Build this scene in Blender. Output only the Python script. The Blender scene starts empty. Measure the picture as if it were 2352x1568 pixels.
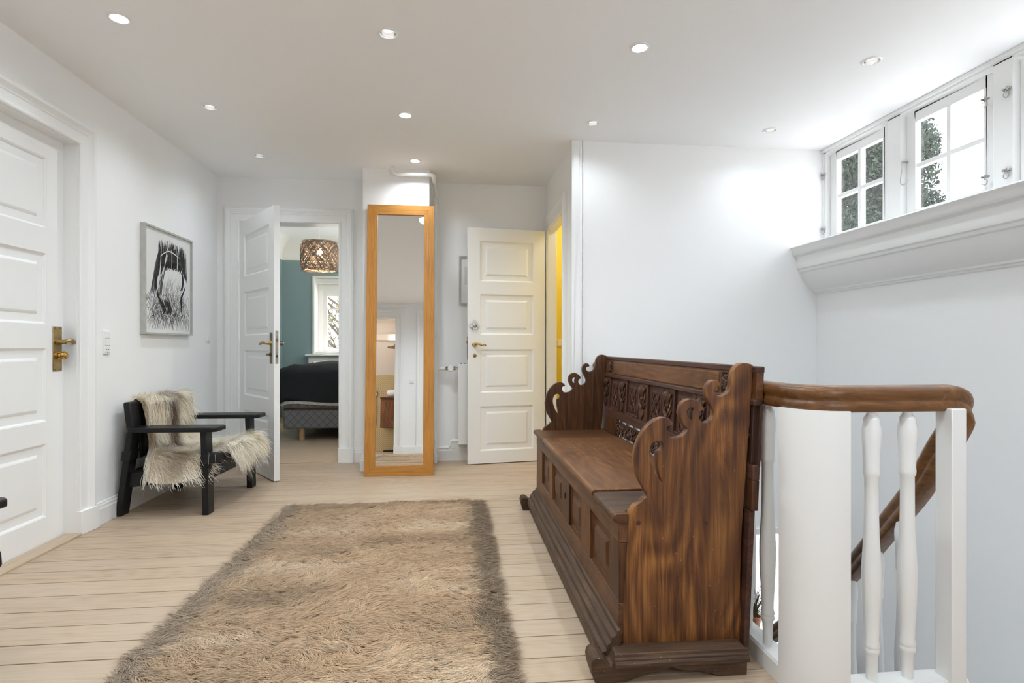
import bpy, bmesh, math, random
import numpy as np
from mathutils import Vector, Matrix
random.seed(7)
rng = np.random.default_rng(11)
SC = bpy.context.scene
COL = SC.collection
R = math.radians

# ------------------------------------------------------------------ camera
cam_d = bpy.data.cameras.new('camera')
cam_d.sensor_width = 36.0
cam_d.lens = 1279.0 / 2352.0 * 36.0
cam_d.shift_y = 10.5 / 2352.0
cam_d.clip_start = 0.02
cam_o = bpy.data.objects.new('camera', cam_d)
COL.objects.link(cam_o)
cam_o.location = (0, 0, 1.018)
cam_o.rotation_euler = (R(90), 0, R(-5.9))
SC.camera = cam_o

# ------------------------------------------------------------------ world, sun, exposure
SKY_STRENGTH = 2.4
SUN_ENERGY = 7.0
SPOT_W = 9.5
EXPOSURE = 1.66
W = bpy.data.worlds.new('sky')
SC.world = W
W.use_nodes = True
_n, _l = W.node_tree.nodes, W.node_tree.links
_n.clear()
_o = _n.new('ShaderNodeOutputWorld')
_b = _n.new('ShaderNodeBackground')
_t = _n.new('ShaderNodeTexCoord')
_no = _n.new('ShaderNodeTexNoise')
_no.inputs['Scale'].default_value = 2.2
_no.inputs['Detail'].default_value = 5
_r = _n.new('ShaderNodeValToRGB')
_r.color_ramp.elements[0].position = 0.35
_r.color_ramp.elements[0].color = (0.80, 0.88, 1.0, 1)
_r.color_ramp.elements[1].position = 0.75
_r.color_ramp.elements[1].color = (0.88, 0.93, 1.0, 1)
_l.new(_t.outputs['Generated'], _no.inputs['Vector'])
_l.new(_no.outputs['Fac'], _r.inputs['Fac'])
_l.new(_r.outputs['Color'], _b.inputs['Color'])
_b.inputs['Strength'].default_value = SKY_STRENGTH
_l.new(_b.outputs['Background'], _o.inputs['Surface'])
sun_d = bpy.data.lights.new('sun', 'SUN')
sun_d.energy = SUN_ENERGY
sun_d.angle = R(0.6)
sun_d.color = (1.0, 0.95, 0.86)
sun_o = bpy.data.objects.new('sun', sun_d)
COL.objects.link(sun_o)
sun_o.location = (4, 20, 12)
sun_o.rotation_euler = Vector((0.08, -0.85, -0.5)).to_track_quat('-Z', 'Y').to_euler()
vs = SC.view_settings
SC.display_settings.display_device = 'sRGB'
vs.view_transform = 'Standard'
vs.look = 'None'
vs.exposure = EXPOSURE
vs.gamma = 1.0
vs.use_curve_mapping = False
SC.cycles.max_bounces = 10
SC.cycles.use_adaptive_sampling = True
SC.cycles.adaptive_threshold = 0.05
SC.cycles.diffuse_bounces = 6
SC.cycles.glossy_bounces = 5
SC.cycles.transparent_max_bounces = 24
SC.cycles.sample_clamp_indirect = 6.0
SC.cycles.caustics_reflective = False
SC.cycles.caustics_refractive = False

# ------------------------------------------------------------------ key measures (metres)
CE = 2.47                       # ceiling height
XL, XR, YB, YF, YW = -2.024, 2.733, 5.005, 3.876, -0.30
XLOW = 2.67                     # stairwell wall below the cornice
XA = 0.832                      # recess wall

# ------------------------------------------------------------------ materials
def nodes(m):
    m.use_nodes = True
    return m.node_tree.nodes, m.node_tree.links
def mat(name, col, rough=0.5, metal=0.0, bump=0.0, bscale=60.0, var=0.0, emit=None, estr=0.0, spec=0.5, coat=0.0):
    m = bpy.data.materials.new(name)
    n, l = nodes(m)
    p = n['Principled BSDF']
    p.inputs['Base Color'].default_value = (*col, 1)
    p.inputs['Roughness'].default_value = rough
    p.inputs['Metallic'].default_value = metal
    p.inputs['Specular IOR Level'].default_value = spec
    p.inputs['Coat Weight'].default_value = coat
    if emit:
        p.inputs['Emission Color'].default_value = (*emit, 1)
        p.inputs['Emission Strength'].default_value = estr
    tc = n.new('ShaderNodeTexCoord')
    if bump or var:
        no = n.new('ShaderNodeTexNoise')
        no.inputs['Scale'].default_value = bscale
        no.inputs['Detail'].default_value = 4
        l.new(tc.outputs['Object'], no.inputs['Vector'])
        if bump:
            b = n.new('ShaderNodeBump')
            b.inputs['Strength'].default_value = bump
            b.inputs['Distance'].default_value = 0.004
            l.new(no.outputs['Fac'], b.inputs['Height'])
            l.new(b.outputs['Normal'], p.inputs['Normal'])
        if var:
            r = n.new('ShaderNodeValToRGB')
            r.color_ramp.elements[0].position = 0.3
            r.color_ramp.elements[1].position = 0.7
            r.color_ramp.elements[0].color = (*[c * (1 - var) for c in col], 1)
            r.color_ramp.elements[1].color = (*[min(1, c * (1 + var)) for c in col], 1)
            l.new(no.outputs['Fac'], r.inputs['Fac'])
            l.new(r.outputs['Color'], p.inputs['Base Color'])
    return m

def wood(name, stops, axis='Z', across=16.0, along=1.2, rough=0.5, dist=1.5, bump=0.15, patch=0.35, rings=False, specks=0.0, objrand=0.15, coat=0.0, patchcol=None, patchscale=3.0, ring_amp=0.05, ring_freq=110.0, fine=0.34, fine_scale=20.0):
    """streaky grain along one object axis; stops = colour ramp [(pos, rgb)...]"""
    m = bpy.data.materials.new(name)
    n, l = nodes(m)
    p = n['Principled BSDF']
    p.inputs['Coat Weight'].default_value = coat
    p.inputs['Coat Roughness'].default_value = 0.3
    p.inputs['Specular IOR Level'].default_value = 0.35
    tc = n.new('ShaderNodeTexCoord')
    oi = n.new('ShaderNodeObjectInfo')
    mul = n.new('ShaderNodeVectorMath'); mul.operation = 'MULTIPLY'
    mul.inputs[1].default_value = (37.0, 23.0, 51.0)
    l.new(oi.outputs['Random'], mul.inputs[0])
    add = n.new('ShaderNodeVectorMath'); add.operation = 'ADD'
    l.new(tc.outputs['Object'], add.inputs[0]); l.new(mul.outputs[0], add.inputs[1])
    mp = n.new('ShaderNodeMapping')
    sc = {'X': (along, across, across), 'Y': (across, along, across), 'Z': (across, across, along)}[axis]
    mp.inputs['Scale'].default_value = sc
    l.new(add.outputs[0], mp.inputs['Vector'])
    # warp
    wn = n.new('ShaderNodeTexNoise'); wn.inputs['Scale'].default_value = 0.9; wn.inputs['Detail'].default_value = 2
    l.new(mp.outputs['Vector'], wn.inputs['Vector'])
    g = n.new('ShaderNodeTexNoise')
    g.inputs['Scale'].default_value = 1.6; g.inputs['Detail'].default_value = 10; g.inputs['Roughness'].default_value = 0.68
    g.inputs['Distortion'].default_value = dist
    l.new(mp.outputs['Vector'], g.inputs['Vector'])
    fac = g.outputs['Fac']
    if rings:
        # cathedral figure: contour lines of a slow noise stretched along the grain
        mp2 = n.new('ShaderNodeMapping')
        k = 3.2
        mp2.inputs['Scale'].default_value = {'X': (k * .35, k, k), 'Y': (k, k * .35, k), 'Z': (k, k, k * .35)}[axis]
        l.new(add.outputs[0], mp2.inputs['Vector'])
        rn = n.new('ShaderNodeTexNoise'); rn.inputs['Scale'].default_value = 1.0; rn.inputs['Detail'].default_value = 1.5
        l.new(mp2.outputs['Vector'], rn.inputs['Vector'])
        mm = n.new('ShaderNodeMath'); mm.operation = 'MULTIPLY'; mm.inputs[1].default_value = ring_freq
        l.new(rn.outputs['Fac'], mm.inputs[0])
        sn = n.new('ShaderNodeMath'); sn.operation = 'SINE'
        l.new(mm.outputs[0], sn.inputs[0])
        s2 = n.new('ShaderNodeMath'); s2.operation = 'MULTIPLY_ADD'; s2.inputs[1].default_value = ring_amp
        l.new(sn.outputs[0], s2.inputs[0]); l.new(fac, s2.inputs[2])
        fac = s2.outputs[0]
    fmp = n.new('ShaderNodeMapping'); fa = across * fine_scale
    fmp.inputs['Scale'].default_value = {'X': (along * 5, fa, fa), 'Y': (fa, along * 5, fa), 'Z': (fa, fa, along * 5)}[axis]
    l.new(add.outputs[0], fmp.inputs['Vector'])
    fn = n.new('ShaderNodeTexNoise'); fn.inputs['Scale'].default_value = 1.0; fn.inputs['Detail'].default_value = 3
    l.new(fmp.outputs['Vector'], fn.inputs['Vector'])
    fm = n.new('ShaderNodeMath'); fm.operation = 'MULTIPLY_ADD'; fm.inputs[1].default_value = fine
    l.new(fn.outputs['Fac'], fm.inputs[0]); l.new(fac, fm.inputs[2])
    fs_ = n.new('ShaderNodeMath'); fs_.operation = 'SUBTRACT'; fs_.inputs[1].default_value = fine * 0.5
    l.new(fm.outputs[0], fs_.inputs[0]); fac = fs_.outputs[0]
    # object random shift
    om = n.new('ShaderNodeMath'); om.operation = 'MULTIPLY_ADD'; om.inputs[1].default_value = objrand; 
    l.new(oi.outputs['Random'], om.inputs[0]); l.new(fac, om.inputs[2])
    os_ = n.new('ShaderNodeMath'); os_.operation = 'SUBTRACT'; os_.inputs[1].default_value = objrand * 0.5
    l.new(om.outputs[0], os_.inputs[0])
    r = n.new('ShaderNodeValToRGB')
    e = r.color_ramp.elements
    while len(e) < len(stops): e.new(0.5)
    for i, (ps, c) in enumerate(stops):
        e[i].position = ps; e[i].color = (*c, 1)
    l.new(os_.outputs[0], r.inputs['Fac'])
    out = r.outputs['Color']
    if patch:
        pn = n.new('ShaderNodeTexNoise'); pn.inputs['Scale'].default_value = patchscale; pn.inputs['Detail'].default_value = 3
        l.new(add.outputs[0], pn.inputs['Vector'])
        pr = n.new('ShaderNodeValToRGB')
        pr.color_ramp.elements[0].position = 0.38; pr.color_ramp.elements[1].position = 0.68
        l.new(pn.outputs['Fac'], pr.inputs['Fac'])
        mx = n.new('ShaderNodeMix'); mx.data_type = 'RGBA'; mx.blend_type = 'MIX' if patchcol else 'MULTIPLY'
        ml = n.new('ShaderNodeMath'); ml.operation = 'MULTIPLY'; ml.inputs[1].default_value = patch
        l.new(pr.outputs['Color'], ml.inputs[0]); l.new(ml.outputs[0], mx.inputs[0])
        l.new(out, mx.inputs[6])
        mx.inputs[7].default_value = (*(patchcol or (0.45, 0.38, 0.34)), 1)
        out = mx.outputs[2]
    if specks:
        vn = n.new('ShaderNodeTexVoronoi'); vn.inputs['Scale'].default_value = 42.0
        l.new(add.outputs[0], vn.inputs['Vector'])
        lt = n.new('ShaderNodeMath'); lt.operation = 'LESS_THAN'; lt.inputs[1].default_value = specks
        l.new(vn.outputs['Distance'], lt.inputs[0])
        mx2 = n.new('ShaderNodeMix'); mx2.data_type = 'RGBA'
        l.new(lt.outputs[0], mx2.inputs[0]); l.new(out, mx2.inputs[6])
        mx2.inputs[7].default_value = (0.55, 0.45, 0.36, 1)
        out = mx2.outputs[2]
    l.new(out, p.inputs['Base Color'])
    p.inputs['Roughness'].default_value = rough
    if bump:
        b = n.new('ShaderNodeBump'); b.inputs['Strength'].default_value = bump; b.inputs['Distance'].default_value = 0.003
        l.new(fac, b.inputs['Height']); l.new(b.outputs['Normal'], p.inputs['Normal'])
    return m

def glass_mat(name, refl=0.07, tint=(1, 1, 1)):
    m = bpy.data.materials.new(name)
    n, l = nodes(m)
    n.remove(n['Principled BSDF'])
    o = n['Material Output']
    t = n.new('ShaderNodeBsdfTransparent'); t.inputs['Color'].default_value = (*tint, 1)
    g = n.new('ShaderNodeBsdfGlossy'); g.inputs['Roughness'].default_value = 0.02
    mx = n.new('ShaderNodeMixShader'); mx.inputs[0].default_value = refl
    l.new(t.outputs[0], mx.inputs[1]); l.new(g.outputs[0], mx.inputs[2]); l.new(mx.outputs[0], o.inputs['Surface'])
    return m

def attr_mat(name, rough=0.85, trans=0.0, rand=0.25):
    """colour from the strand's own pigment attribute"""
    m = bpy.data.materials.new(name)
    n, l = nodes(m)
    p = n['Principled BSDF']
    a = n.new('ShaderNodeAttribute'); a.attribute_name = 'pigment'
    l.new(a.outputs['Color'], p.inputs['Base Color'])
    p.inputs['Roughness'].default_value = rough
    p.inputs['Specular IOR Level'].default_value = 0.2
    if trans:
        o = n['Material Output']
        tr = n.new('ShaderNodeBsdfTranslucent'); l.new(a.outputs['Color'], tr.inputs['Color'])
        mx = n.new('ShaderNodeMixShader'); mx.inputs[0].default_value = trans
        l.new(p.outputs[0], mx.inputs[1]); l.new(tr.outputs[0], mx.inputs[2]); l.new(mx.outputs[0], o.inputs['Surface'])
    return m

M = {}
M['wall'] = mat('wall_paint', (0.90, 0.90, 0.895), 0.6, bump=0.06, bscale=90)
M['ceil'] = mat('ceiling_paint', (0.93, 0.93, 0.93), 0.8, bump=0.03, bscale=120)
M['gloss'] = mat('white_gloss_paint', (0.86, 0.86, 0.85), 0.28, bump=0.05, bscale=25)
M['rail_white'] = mat('white_baluster_paint', (0.84, 0.84, 0.83), 0.3, bump=0.08, bscale=40)
M['teal'] = mat('teal_wall_paint', (0.27, 0.375, 0.40), 0.7, bump=0.05, bscale=80)
M['yellow'] = mat('yellow_wall_paint', (0.86, 0.70, 0.10), 0.6, bump=0.05, bscale=80)
M['plaster'] = mat('stairwell_plaster', (0.88, 0.88, 0.875), 0.7, bump=0.08, bscale=60)
M['beige'] = mat('bathroom_plaster', (0.60, 0.54, 0.48), 0.7, bump=0.05)
M['black'] = mat('black_lacquer', (0.008, 0.008, 0.009), 0.38, bump=0.08, bscale=30, spec=0.3)
M['leather'] = mat('black_leather', (0.010, 0.010, 0.011), 0.5, bump=0.25, bscale=180, spec=0.3)
M['stitch'] = mat('pale_stitching', (0.35, 0.33, 0.3), 0.8)
M['brass'] = mat('aged_brass', (0.42, 0.30, 0.13), 0.32, metal=1.0, var=0.25, bscale=18)
M['brass_bright'] = mat('polished_brass', (0.62, 0.40, 0.13), 0.2, metal=1.0)
M['brass_dark'] = mat('dark_brass', (0.22, 0.17, 0.11), 0.4, metal=1.0, var=0.3, bscale=18)
M['nickel'] = mat('worn_nickel', (0.42, 0.37, 0.30), 0.38, metal=1.0, var=0.2, bscale=22)
M['chrome'] = mat('chrome', (0.8, 0.8, 0.8), 0.12, metal=1.0)
M['steel'] = mat('galvanised_steel', (0.45, 0.44, 0.41), 0.45, metal=0.9)
M['dark'] = mat('dark_hole', (0.01, 0.01, 0.01), 0.7)
M['plastic'] = mat('white_plastic', (0.85, 0.85, 0.84), 0.35)
M['pipe'] = mat('white_pipe_paint', (0.84, 0.84, 0.83), 0.35, bump=0.05, bscale=40)
M['grey_frame'] = mat('silver_grey_wood', (0.46, 0.45, 0.42), 0.45, var=0.08, bscale=20)
M['paper'] = mat('drawing_paper', (0.86, 0.86, 0.85), 0.9)
M['char'] = mat('charcoal', (0.06, 0.06, 0.06), 1.0, spec=0.1)
M['char_mid'] = mat('charcoal_mid', (0.18, 0.18, 0.175), 1.0, spec=0.1)
M['char_light'] = mat('charcoal_light', (0.45, 0.45, 0.44), 1.0, spec=0.1)
M['mirror'] = mat('mirror_silver', (0.93, 0.935, 0.93), 0.0, metal=1.0)
M['glass'] = glass_mat('window_glass')
M['picture_glass'] = glass_mat('picture_glass', 0.05)
M['lamp_on'] = mat('lit_lens', (1, 1, 1), 0.3, emit=(1.0, 0.95, 0.86), estr=7.0)
M['lamp_dim'] = mat('dim_lens', (0.75, 0.75, 0.75), 0.15, emit=(1.0, 0.96, 0.9), estr=0.35)
M['reflector'] = mat('lamp_reflector', (0.7, 0.7, 0.7), 0.2, metal=1.0)
M['bulb'] = mat('warm_bulb', (1, 1, 1), 0.3, emit=(1.0, 0.72, 0.4), estr=25.0)
M['oak'] = wood('oak_frame', [(0.25, (0.36, 0.15, 0.030)), (0.5, (0.53, 0.235, 0.048)), (0.75, (0.66, 0.32, 0.080))], 'Z', across=70, along=3, rough=0.42, dist=0.6, bump=0.12, patch=0.2, objrand=0.1)
M['oak_h'] = wood('oak_frame_across', [(0.25, (0.36, 0.15, 0.030)), (0.5, (0.53, 0.235, 0.048)), (0.75, (0.66, 0.32, 0.080))], 'X', across=70, along=3, rough=0.42, dist=0.6, bump=0.12, patch=0.2, objrand=0.1)
FL = [(0.24, (0.33, 0.232, 0.152)), (0.42, (0.475, 0.352, 0.243)), (0.60, (0.53, 0.405, 0.287)), (0.85, (0.565, 0.445, 0.325))]
M['plank'] = wood('whitewashed_pine', FL, 'X', across=26, along=1.1, rough=0.48, dist=1.6, bump=0.06, patch=0.18, patchcol=(0.50, 0.42, 0.36), rings=True, objrand=0.16, patchscale=1.6, ring_amp=.045, fine=.22, fine_scale=6.0)
M['plank_y'] = wood('whitewashed_pine_sill', FL, 'Y', across=26, along=1.1, rough=0.48, dist=1.6, bump=0.06, patch=0.15, patchcol=(0.50, 0.42, 0.36), rings=True, objrand=0.16)
M['joint'] = mat('floor_joint', (0.04, 0.03, 0.022), 0.9)
BW = [(0.22, (0.024, 0.009, 0.004)), (0.42, (0.076, 0.028, 0.0095)), (0.58, (0.135, 0.052, 0.016)), (0.80, (0.245, 0.105, 0.033))]
BWL = [(0.26, (0.036, 0.013, 0.006)), (0.42, (0.110, 0.039, 0.012)), (0.54, (0.200, 0.077, 0.020)), (0.74, (0.40, 0.18, 0.048))]
BWD = [(0.18, (0.020, 0.009, 0.006)), (0.45, (0.062, 0.026, 0.017)), (0.62, (0.105, 0.045, 0.028)), (0.85, (0.17, 0.075, 0.042))]
BWG = [(0.18, (0.022, 0.012, 0.007)), (0.42, (0.058, 0.031, 0.017)), (0.6, (0.100, 0.056, 0.031)), (0.85, (0.19, 0.118, 0.070))]
M['bench_z'] = wood('old_pine_upright', BWL, 'Z', across=9, along=.8, rough=0.46, dist=2.6, bump=0.2, patch=0.6, rings=True, specks=0.035, objrand=0.0, coat=0.05, patchcol=(0.070, 0.026, 0.014), patchscale=3.2, ring_amp=.07, ring_freq=85.0)
M['bench_y'] = wood('old_pine_along', BW, 'Y', across=18, along=1.3, rough=0.42, dist=1.8, bump=0.2, patch=0.4, rings=True, objrand=0.18, coat=0.03, patchcol=(0.20, 0.09, 0.04))
M['bench_x'] = wood('old_pine_across', BW, 'X', across=18, along=1.3, rough=0.45, dist=1.8, bump=0.2, patch=0.35, objrand=0.15, coat=0.03)
M['bench_panel'] = wood('old_pine_panel', BW, 'Z', across=16, along=1.4, rough=0.45, dist=1.8, bump=0.2, patch=0.4, objrand=0.2, coat=0.03)
M['bench_dark'] = wood('old_pine_red_dark', BWD, 'Z', across=16, along=1.4, rough=0.5, dist=1.8, bump=0.2, patch=0.4, objrand=0.2)
M['bench_dark_y'] = wood('old_pine_red_rail', BWD, 'Y', across=16, along=1.4, rough=0.45, dist=1.8, bump=0.2, patch=0.4, objrand=0.2)
M['bench_grey'] = wood('worn_grey_base', BWG, 'Y', across=18, along=1.6, rough=0.6, dist=1.5, bump=0.3, patch=0.4, objrand=0.15)
M['bench_grey_x'] = wood('worn_grey_skid', BWG, 'X', across=18, along=1.6, rough=0.6, dist=1.5, bump=0.35, patch=0.4, objrand=0.15, specks=0.045)
M['carved'] = wood('worn_carving', [(0.2, (0.018, 0.009, 0.006)), (0.5, (0.075, 0.034, 0.019)), (0.64, (0.16, 0.078, 0.04)), (0.74, (0.48, 0.28, 0.15))], 'Z', across=24, along=11, rough=0.55, dist=0.8, bump=0.3, patch=0.3, objrand=0.15)
HR = [(0.2, (0.055, 0.022, 0.007)), (0.45, (0.15, 0.062, 0.018)), (0.62, (0.23, 0.10, 0.03)), (0.85, (0.34, 0.165, 0.055))]
M['handrail'] = wood('varnished_handrail', HR, 'X', across=22, along=2.5, rough=0.36, dist=1.2, bump=0.05, patch=0.4, objrand=0.2, coat=0.25)
M['handrail_y'] = wood('varnished_handrail_long', HR, 'Y', across=22, along=2.5, rough=0.36, dist=1.2, bump=0.05, patch=0.4, objrand=0.2, coat=0.25)
M['walnut'] = wood('walnut_front', [(0.2, (0.06, 0.024, 0.010)), (0.5, (0.15, 0.06, 0.025)), (0.8, (0.30, 0.13, 0.05))], 'Z', across=12, along=1.3, rough=0.4, dist=2, rings=True, bump=0.05)
M['leg_wood'] = mat('beech_leg', (0.45, 0.29, 0.15), 0.5, var=0.1, bscale=30)
M['blanket'] = mat('charcoal_knit', (0.022, 0.024, 0.027), 0.95, bump=0.6, bscale=220, spec=0.2)
M['sheet'] = mat('white_sheet', (0.62, 0.60, 0.60), 0.9, var=0.2, bscale=30)
M['brown_piping'] = mat('brown_piping', (0.09, 0.035, 0.02), 0.7)
M['bark'] = mat('bark', (0.09, 0.065, 0.045), 0.9, bump=0.5, bscale=20)
M['needle'] = mat('conifer_green', (0.020, 0.032, 0.017), 0.8, var=0.45, bscale=6)
M['twigleaf'] = mat('olive_leaf', (0.13, 0.11, 0.05), 0.8, var=0.4, bscale=8)
M['bounce_ground'] = mat('pale_bounce_ground', (0.50, 0.49, 0.47), 0.9, var=0.15, bscale=3)  # unseen outdoor ground, made pale to bounce daylight onto the ceiling
M['fibre'] = mat('woven_paper_fibre', (0.26, 0.20, 0.155), 0.8, var=0.3, bscale=40)
M['ceramic'] = mat('white_ceramic', (0.85, 0.85, 0.85), 0.12)
M['terracotta'] = mat('clay_pot', (0.30, 0.14, 0.07), 0.8)
M['rug_back'] = mat('rug_backing', (0.34, 0.24, 0.155), 0.95)
M['fringe'] = mat('wool_fringe', (0.62, 0.52, 0.41), 0.9)
M['fur'] = attr_mat('fur_strand', trans=0.3)
M['hide'] = mat('sheep_hide', (0.55, 0.45, 0.33), 0.95)
M['basket'] = mat('wicker', (0.22, 0.09, 0.04), 0.8, var=0.6, bscale=90)
def quilt_mat():
    m = bpy.data.materials.new('grey_quilted_fabric')
    n, l = nodes(m); p = n['Principled BSDF']
    tc = n.new('ShaderNodeTexCoord'); sp = n.new('ShaderNodeSeparateXYZ'); l.new(tc.outputs['Object'], sp.inputs[0])
    xy = n.new('ShaderNodeMath'); xy.operation = 'ADD'; l.new(sp.outputs['X'], xy.inputs[0]); l.new(sp.outputs['Y'], xy.inputs[1])
    outs = []
    for op in ('ADD', 'SUBTRACT'):
        a = n.new('ShaderNodeMath'); a.operation = op; l.new(xy.outputs[0], a.inputs[0]); l.new(sp.outputs['Z'], a.inputs[1])
        b = n.new('ShaderNodeMath'); b.operation = 'PINGPONG'; b.inputs[1].default_value = 0.0425; l.new(a.outputs[0], b.inputs[0])
        c = n.new('ShaderNodeMath'); c.operation = 'LESS_THAN'; c.inputs[1].default_value = 0.0035; l.new(b.outputs[0], c.inputs[0])
        outs.append(c)
    mx = n.new('ShaderNodeMath'); mx.operation = 'MAXIMUM'; l.new(outs[0].outputs[0], mx.inputs[0]); l.new(outs[1].outputs[0], mx.inputs[1])
    mc = n.new('ShaderNodeMix'); mc.data_type = 'RGBA'; l.new(mx.outputs[0], mc.inputs[0])
    mc.inputs[6].default_value = (0.165, 0.165, 0.17, 1); mc.inputs[7].default_value = (0.07, 0.07, 0.073, 1)
    l.new(mc.outputs[2], p.inputs['Base Color']); p.inputs['Roughness'].default_value = 0.9
    return m
M['quilt'] = quilt_mat()
def tile_mat():
    m = bpy.data.materials.new('small_gold_tile')
    n, l = nodes(m); p = n['Principled BSDF']
    tc = n.new('ShaderNodeTexCoord'); v = n.new('ShaderNodeTexVoronoi'); v.inputs['Scale'].default_value = 36; v.inputs['Randomness'].default_value = 0.0
    mp = n.new('ShaderNodeMapping'); mp.inputs['Rotation'].default_value = (0, R(45), 0)
    l.new(tc.outputs['Object'], mp.inputs['Vector']); l.new(mp.outputs[0], v.inputs['Vector'])
    r = n.new('ShaderNodeValToRGB'); r.color_ramp.elements[0].position = 0.22; r.color_ramp.elements[1].position = 0.36
    r.color_ramp.elements[0].color = (0.16, 0.11, 0.05, 1); r.color_ramp.elements[1].color = (0.52, 0.40, 0.20, 1)
    l.new(v.outputs['Distance'], r.inputs['Fac']); l.new(r.outputs['Color'], p.inputs['Base Color'])
    p.inputs['Roughness'].default_value = 0.4
    return m
M['tile'] = tile_mat()

# ------------------------------------------------------------------ mesh builder
class MB:
    def __init__(s): s.v = []; s.f = []
    def add(s, vs_, fs):
        b = len(s.v); s.v += [tuple(q) for q in vs_]; s.f += [tuple(i + b for i in f) for f in fs]; return s
    def box(s, x0, x1, y0, y1, z0, z1):
        return s.add([(x0, y0, z0), (x1, y0, z0), (x1, y1, z0), (x0, y1, z0), (x0, y0, z1), (x1, y0, z1), (x1, y1, z1), (x0, y1, z1)],
                     [(0, 3, 2, 1), (4, 5, 6, 7), (0, 1, 5, 4), (1, 2, 6, 5), (2, 3, 7, 6), (3, 0, 4, 7)])
    def hexa(s, lo, hi):
        """two quads (4 points each) joined"""
        return s.add(list(lo) + list(hi), [(0, 3, 2, 1), (4, 5, 6, 7), (0, 1, 5, 4), (1, 2, 6, 5), (2, 3, 7, 6), (3, 0, 4, 7)])
    def prism(s, poly, fn0, fn1):
        """polygon (2d) mapped by two functions to two parallel faces"""
        n = len(poly)
        a = [fn0(*p) for p in poly]; b = [fn1(*p) for p in poly]
        return s.add(a + b, [tuple(range(n - 1, -1, -1)), tuple(range(n, 2 * n))] + [(i, (i + 1) % n, n + (i + 1) % n, n + i) for i in range(n)])
    def tube(s, pts, r, seg=10, caps=True, flat=1.0):
        pts = [Vector(p) for p in pts]
        rr = r if isinstance(r, (list, tuple)) else [r] * len(pts)
        rings = []
        prev = None
        for i, p in enumerate(pts):
            t = (pts[min(i + 1, len(pts) - 1)] - pts[max(i - 1, 0)]).normalized()
            if prev is None:
                u = t.orthogonal().normalized()
            else:
                u = (prev - t * prev.dot(t)).normalized()
            prev = u
            w = t.cross(u)
            rings.append([p + (u * math.cos(2 * math.pi * k / seg) + w * math.sin(2 * math.pi * k / seg) * flat) * rr[i] for k in range(seg)])
        vs_ = [q for ring in rings for q in ring]
        fs = []
        for i in range(len(pts) - 1):
            for k in range(seg):
                a = i * seg + k; b = i * seg + (k + 1) % seg
                fs.append((a, b, b + seg, a + seg))
        if caps:
            fs.append(tuple(range(seg - 1, -1, -1))); m = (len(pts) - 1) * seg
            fs.append(tuple(m + k for k in range(seg)))
        return s.add(vs_, fs)
    def lathe(s, prof, origin=(0, 0, 0), axis='Z', seg=20, caps=True):
        """prof: [(radius, height)...]"""
        o = Vector(origin)
        vs_ = []; fs = []
        for r, h in prof:
            for k in range(seg):
                c, d = math.cos(2 * math.pi * k / seg) * r, math.sin(2 * math.pi * k / seg) * r
                q = {'Z': (c, d, h), 'X': (h, c, d), 'Y': (d, h, c)}[axis]
                vs_.append(o + Vector(q))
        for i in range(len(prof) - 1):
            for k in range(seg):
                a = i * seg + k; b = i * seg + (k + 1) % seg
                fs.append((a, b, b + seg, a + seg))
        if caps:
            fs.append(tuple(range(seg - 1, -1, -1))); m = (len(prof) - 1) * seg
            fs.append(tuple(m + k for k in range(seg)))
        return s.add(vs_, fs)
    def sweep(s, prof, path, N, caps=True, side=1.0):
        """mitred sweep in a plane: prof (a, b): a across (T x N * side), b along N"""
        N = Vector(N); P = [Vector(p) for p in path]; n = len(P); m = len(prof)
        vs_ = []
        for i in range(n):
            t0 = (P[i] - P[i - 1]).normalized() if i > 0 else None
            t1 = (P[i + 1] - P[i]).normalized() if i < n - 1 else None
            if t0 is None: t0 = t1
            if t1 is None: t1 = t0
            l0 = t0.cross(N); l1 = t1.cross(N)
            L = (l0 + l1); L.normalize(); L = L / max(0.2, L.dot(l0)) * side
            vs_ += [P[i] + L * a + N * b for a, b in prof]
        fs = []
        for i in range(n - 1):
            for k in range(m):
                a = i * m + k; b = i * m + (k + 1) % m
                fs.append((a, b, b + m, a + m))
        if caps:
            fs.append(tuple(range(m - 1, -1, -1))); fs.append(tuple((n - 1) * m + k for k in range(m)))
        return s.add(vs_, fs)
    def sweep3(s, prof, path, caps=True):
        """handrail sweep: across stays level, profile up is normal to the path"""
        P = [Vector(p) for p in path]; n = len(P); m = len(prof); Z = Vector((0, 0, 1)); vs_ = []
        for i in range(n):
            t0 = (P[i] - P[max(i - 1, 0)]); t1 = (P[min(i + 1, n - 1)] - P[i])
            T = (t0.normalized() + t1.normalized()).normalized()
            L = T.cross(Z).normalized(); U = L.cross(T).normalized()
            vs_ += [P[i] + L * a + U * b for a, b in prof]
        fs = []
        for i in range(n - 1):
            for k in range(m):
                a = i * m + k; b = i * m + (k + 1) % m
                fs.append((a, b, b + m, a + m))
        if caps:
            fs.append(tuple(range(m - 1, -1, -1))); fs.append(tuple((n - 1) * m + k for k in range(m)))
        return s.add(vs_, fs)
    def shift(s, d):
        s.v = [(x + d[0], y + d[1], z + d[2]) for x, y, z in s.v]; return s
    def xf(s, mtx):
        s.v = [tuple(mtx @ Vector(q)) for q in s.v]; return s
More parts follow.
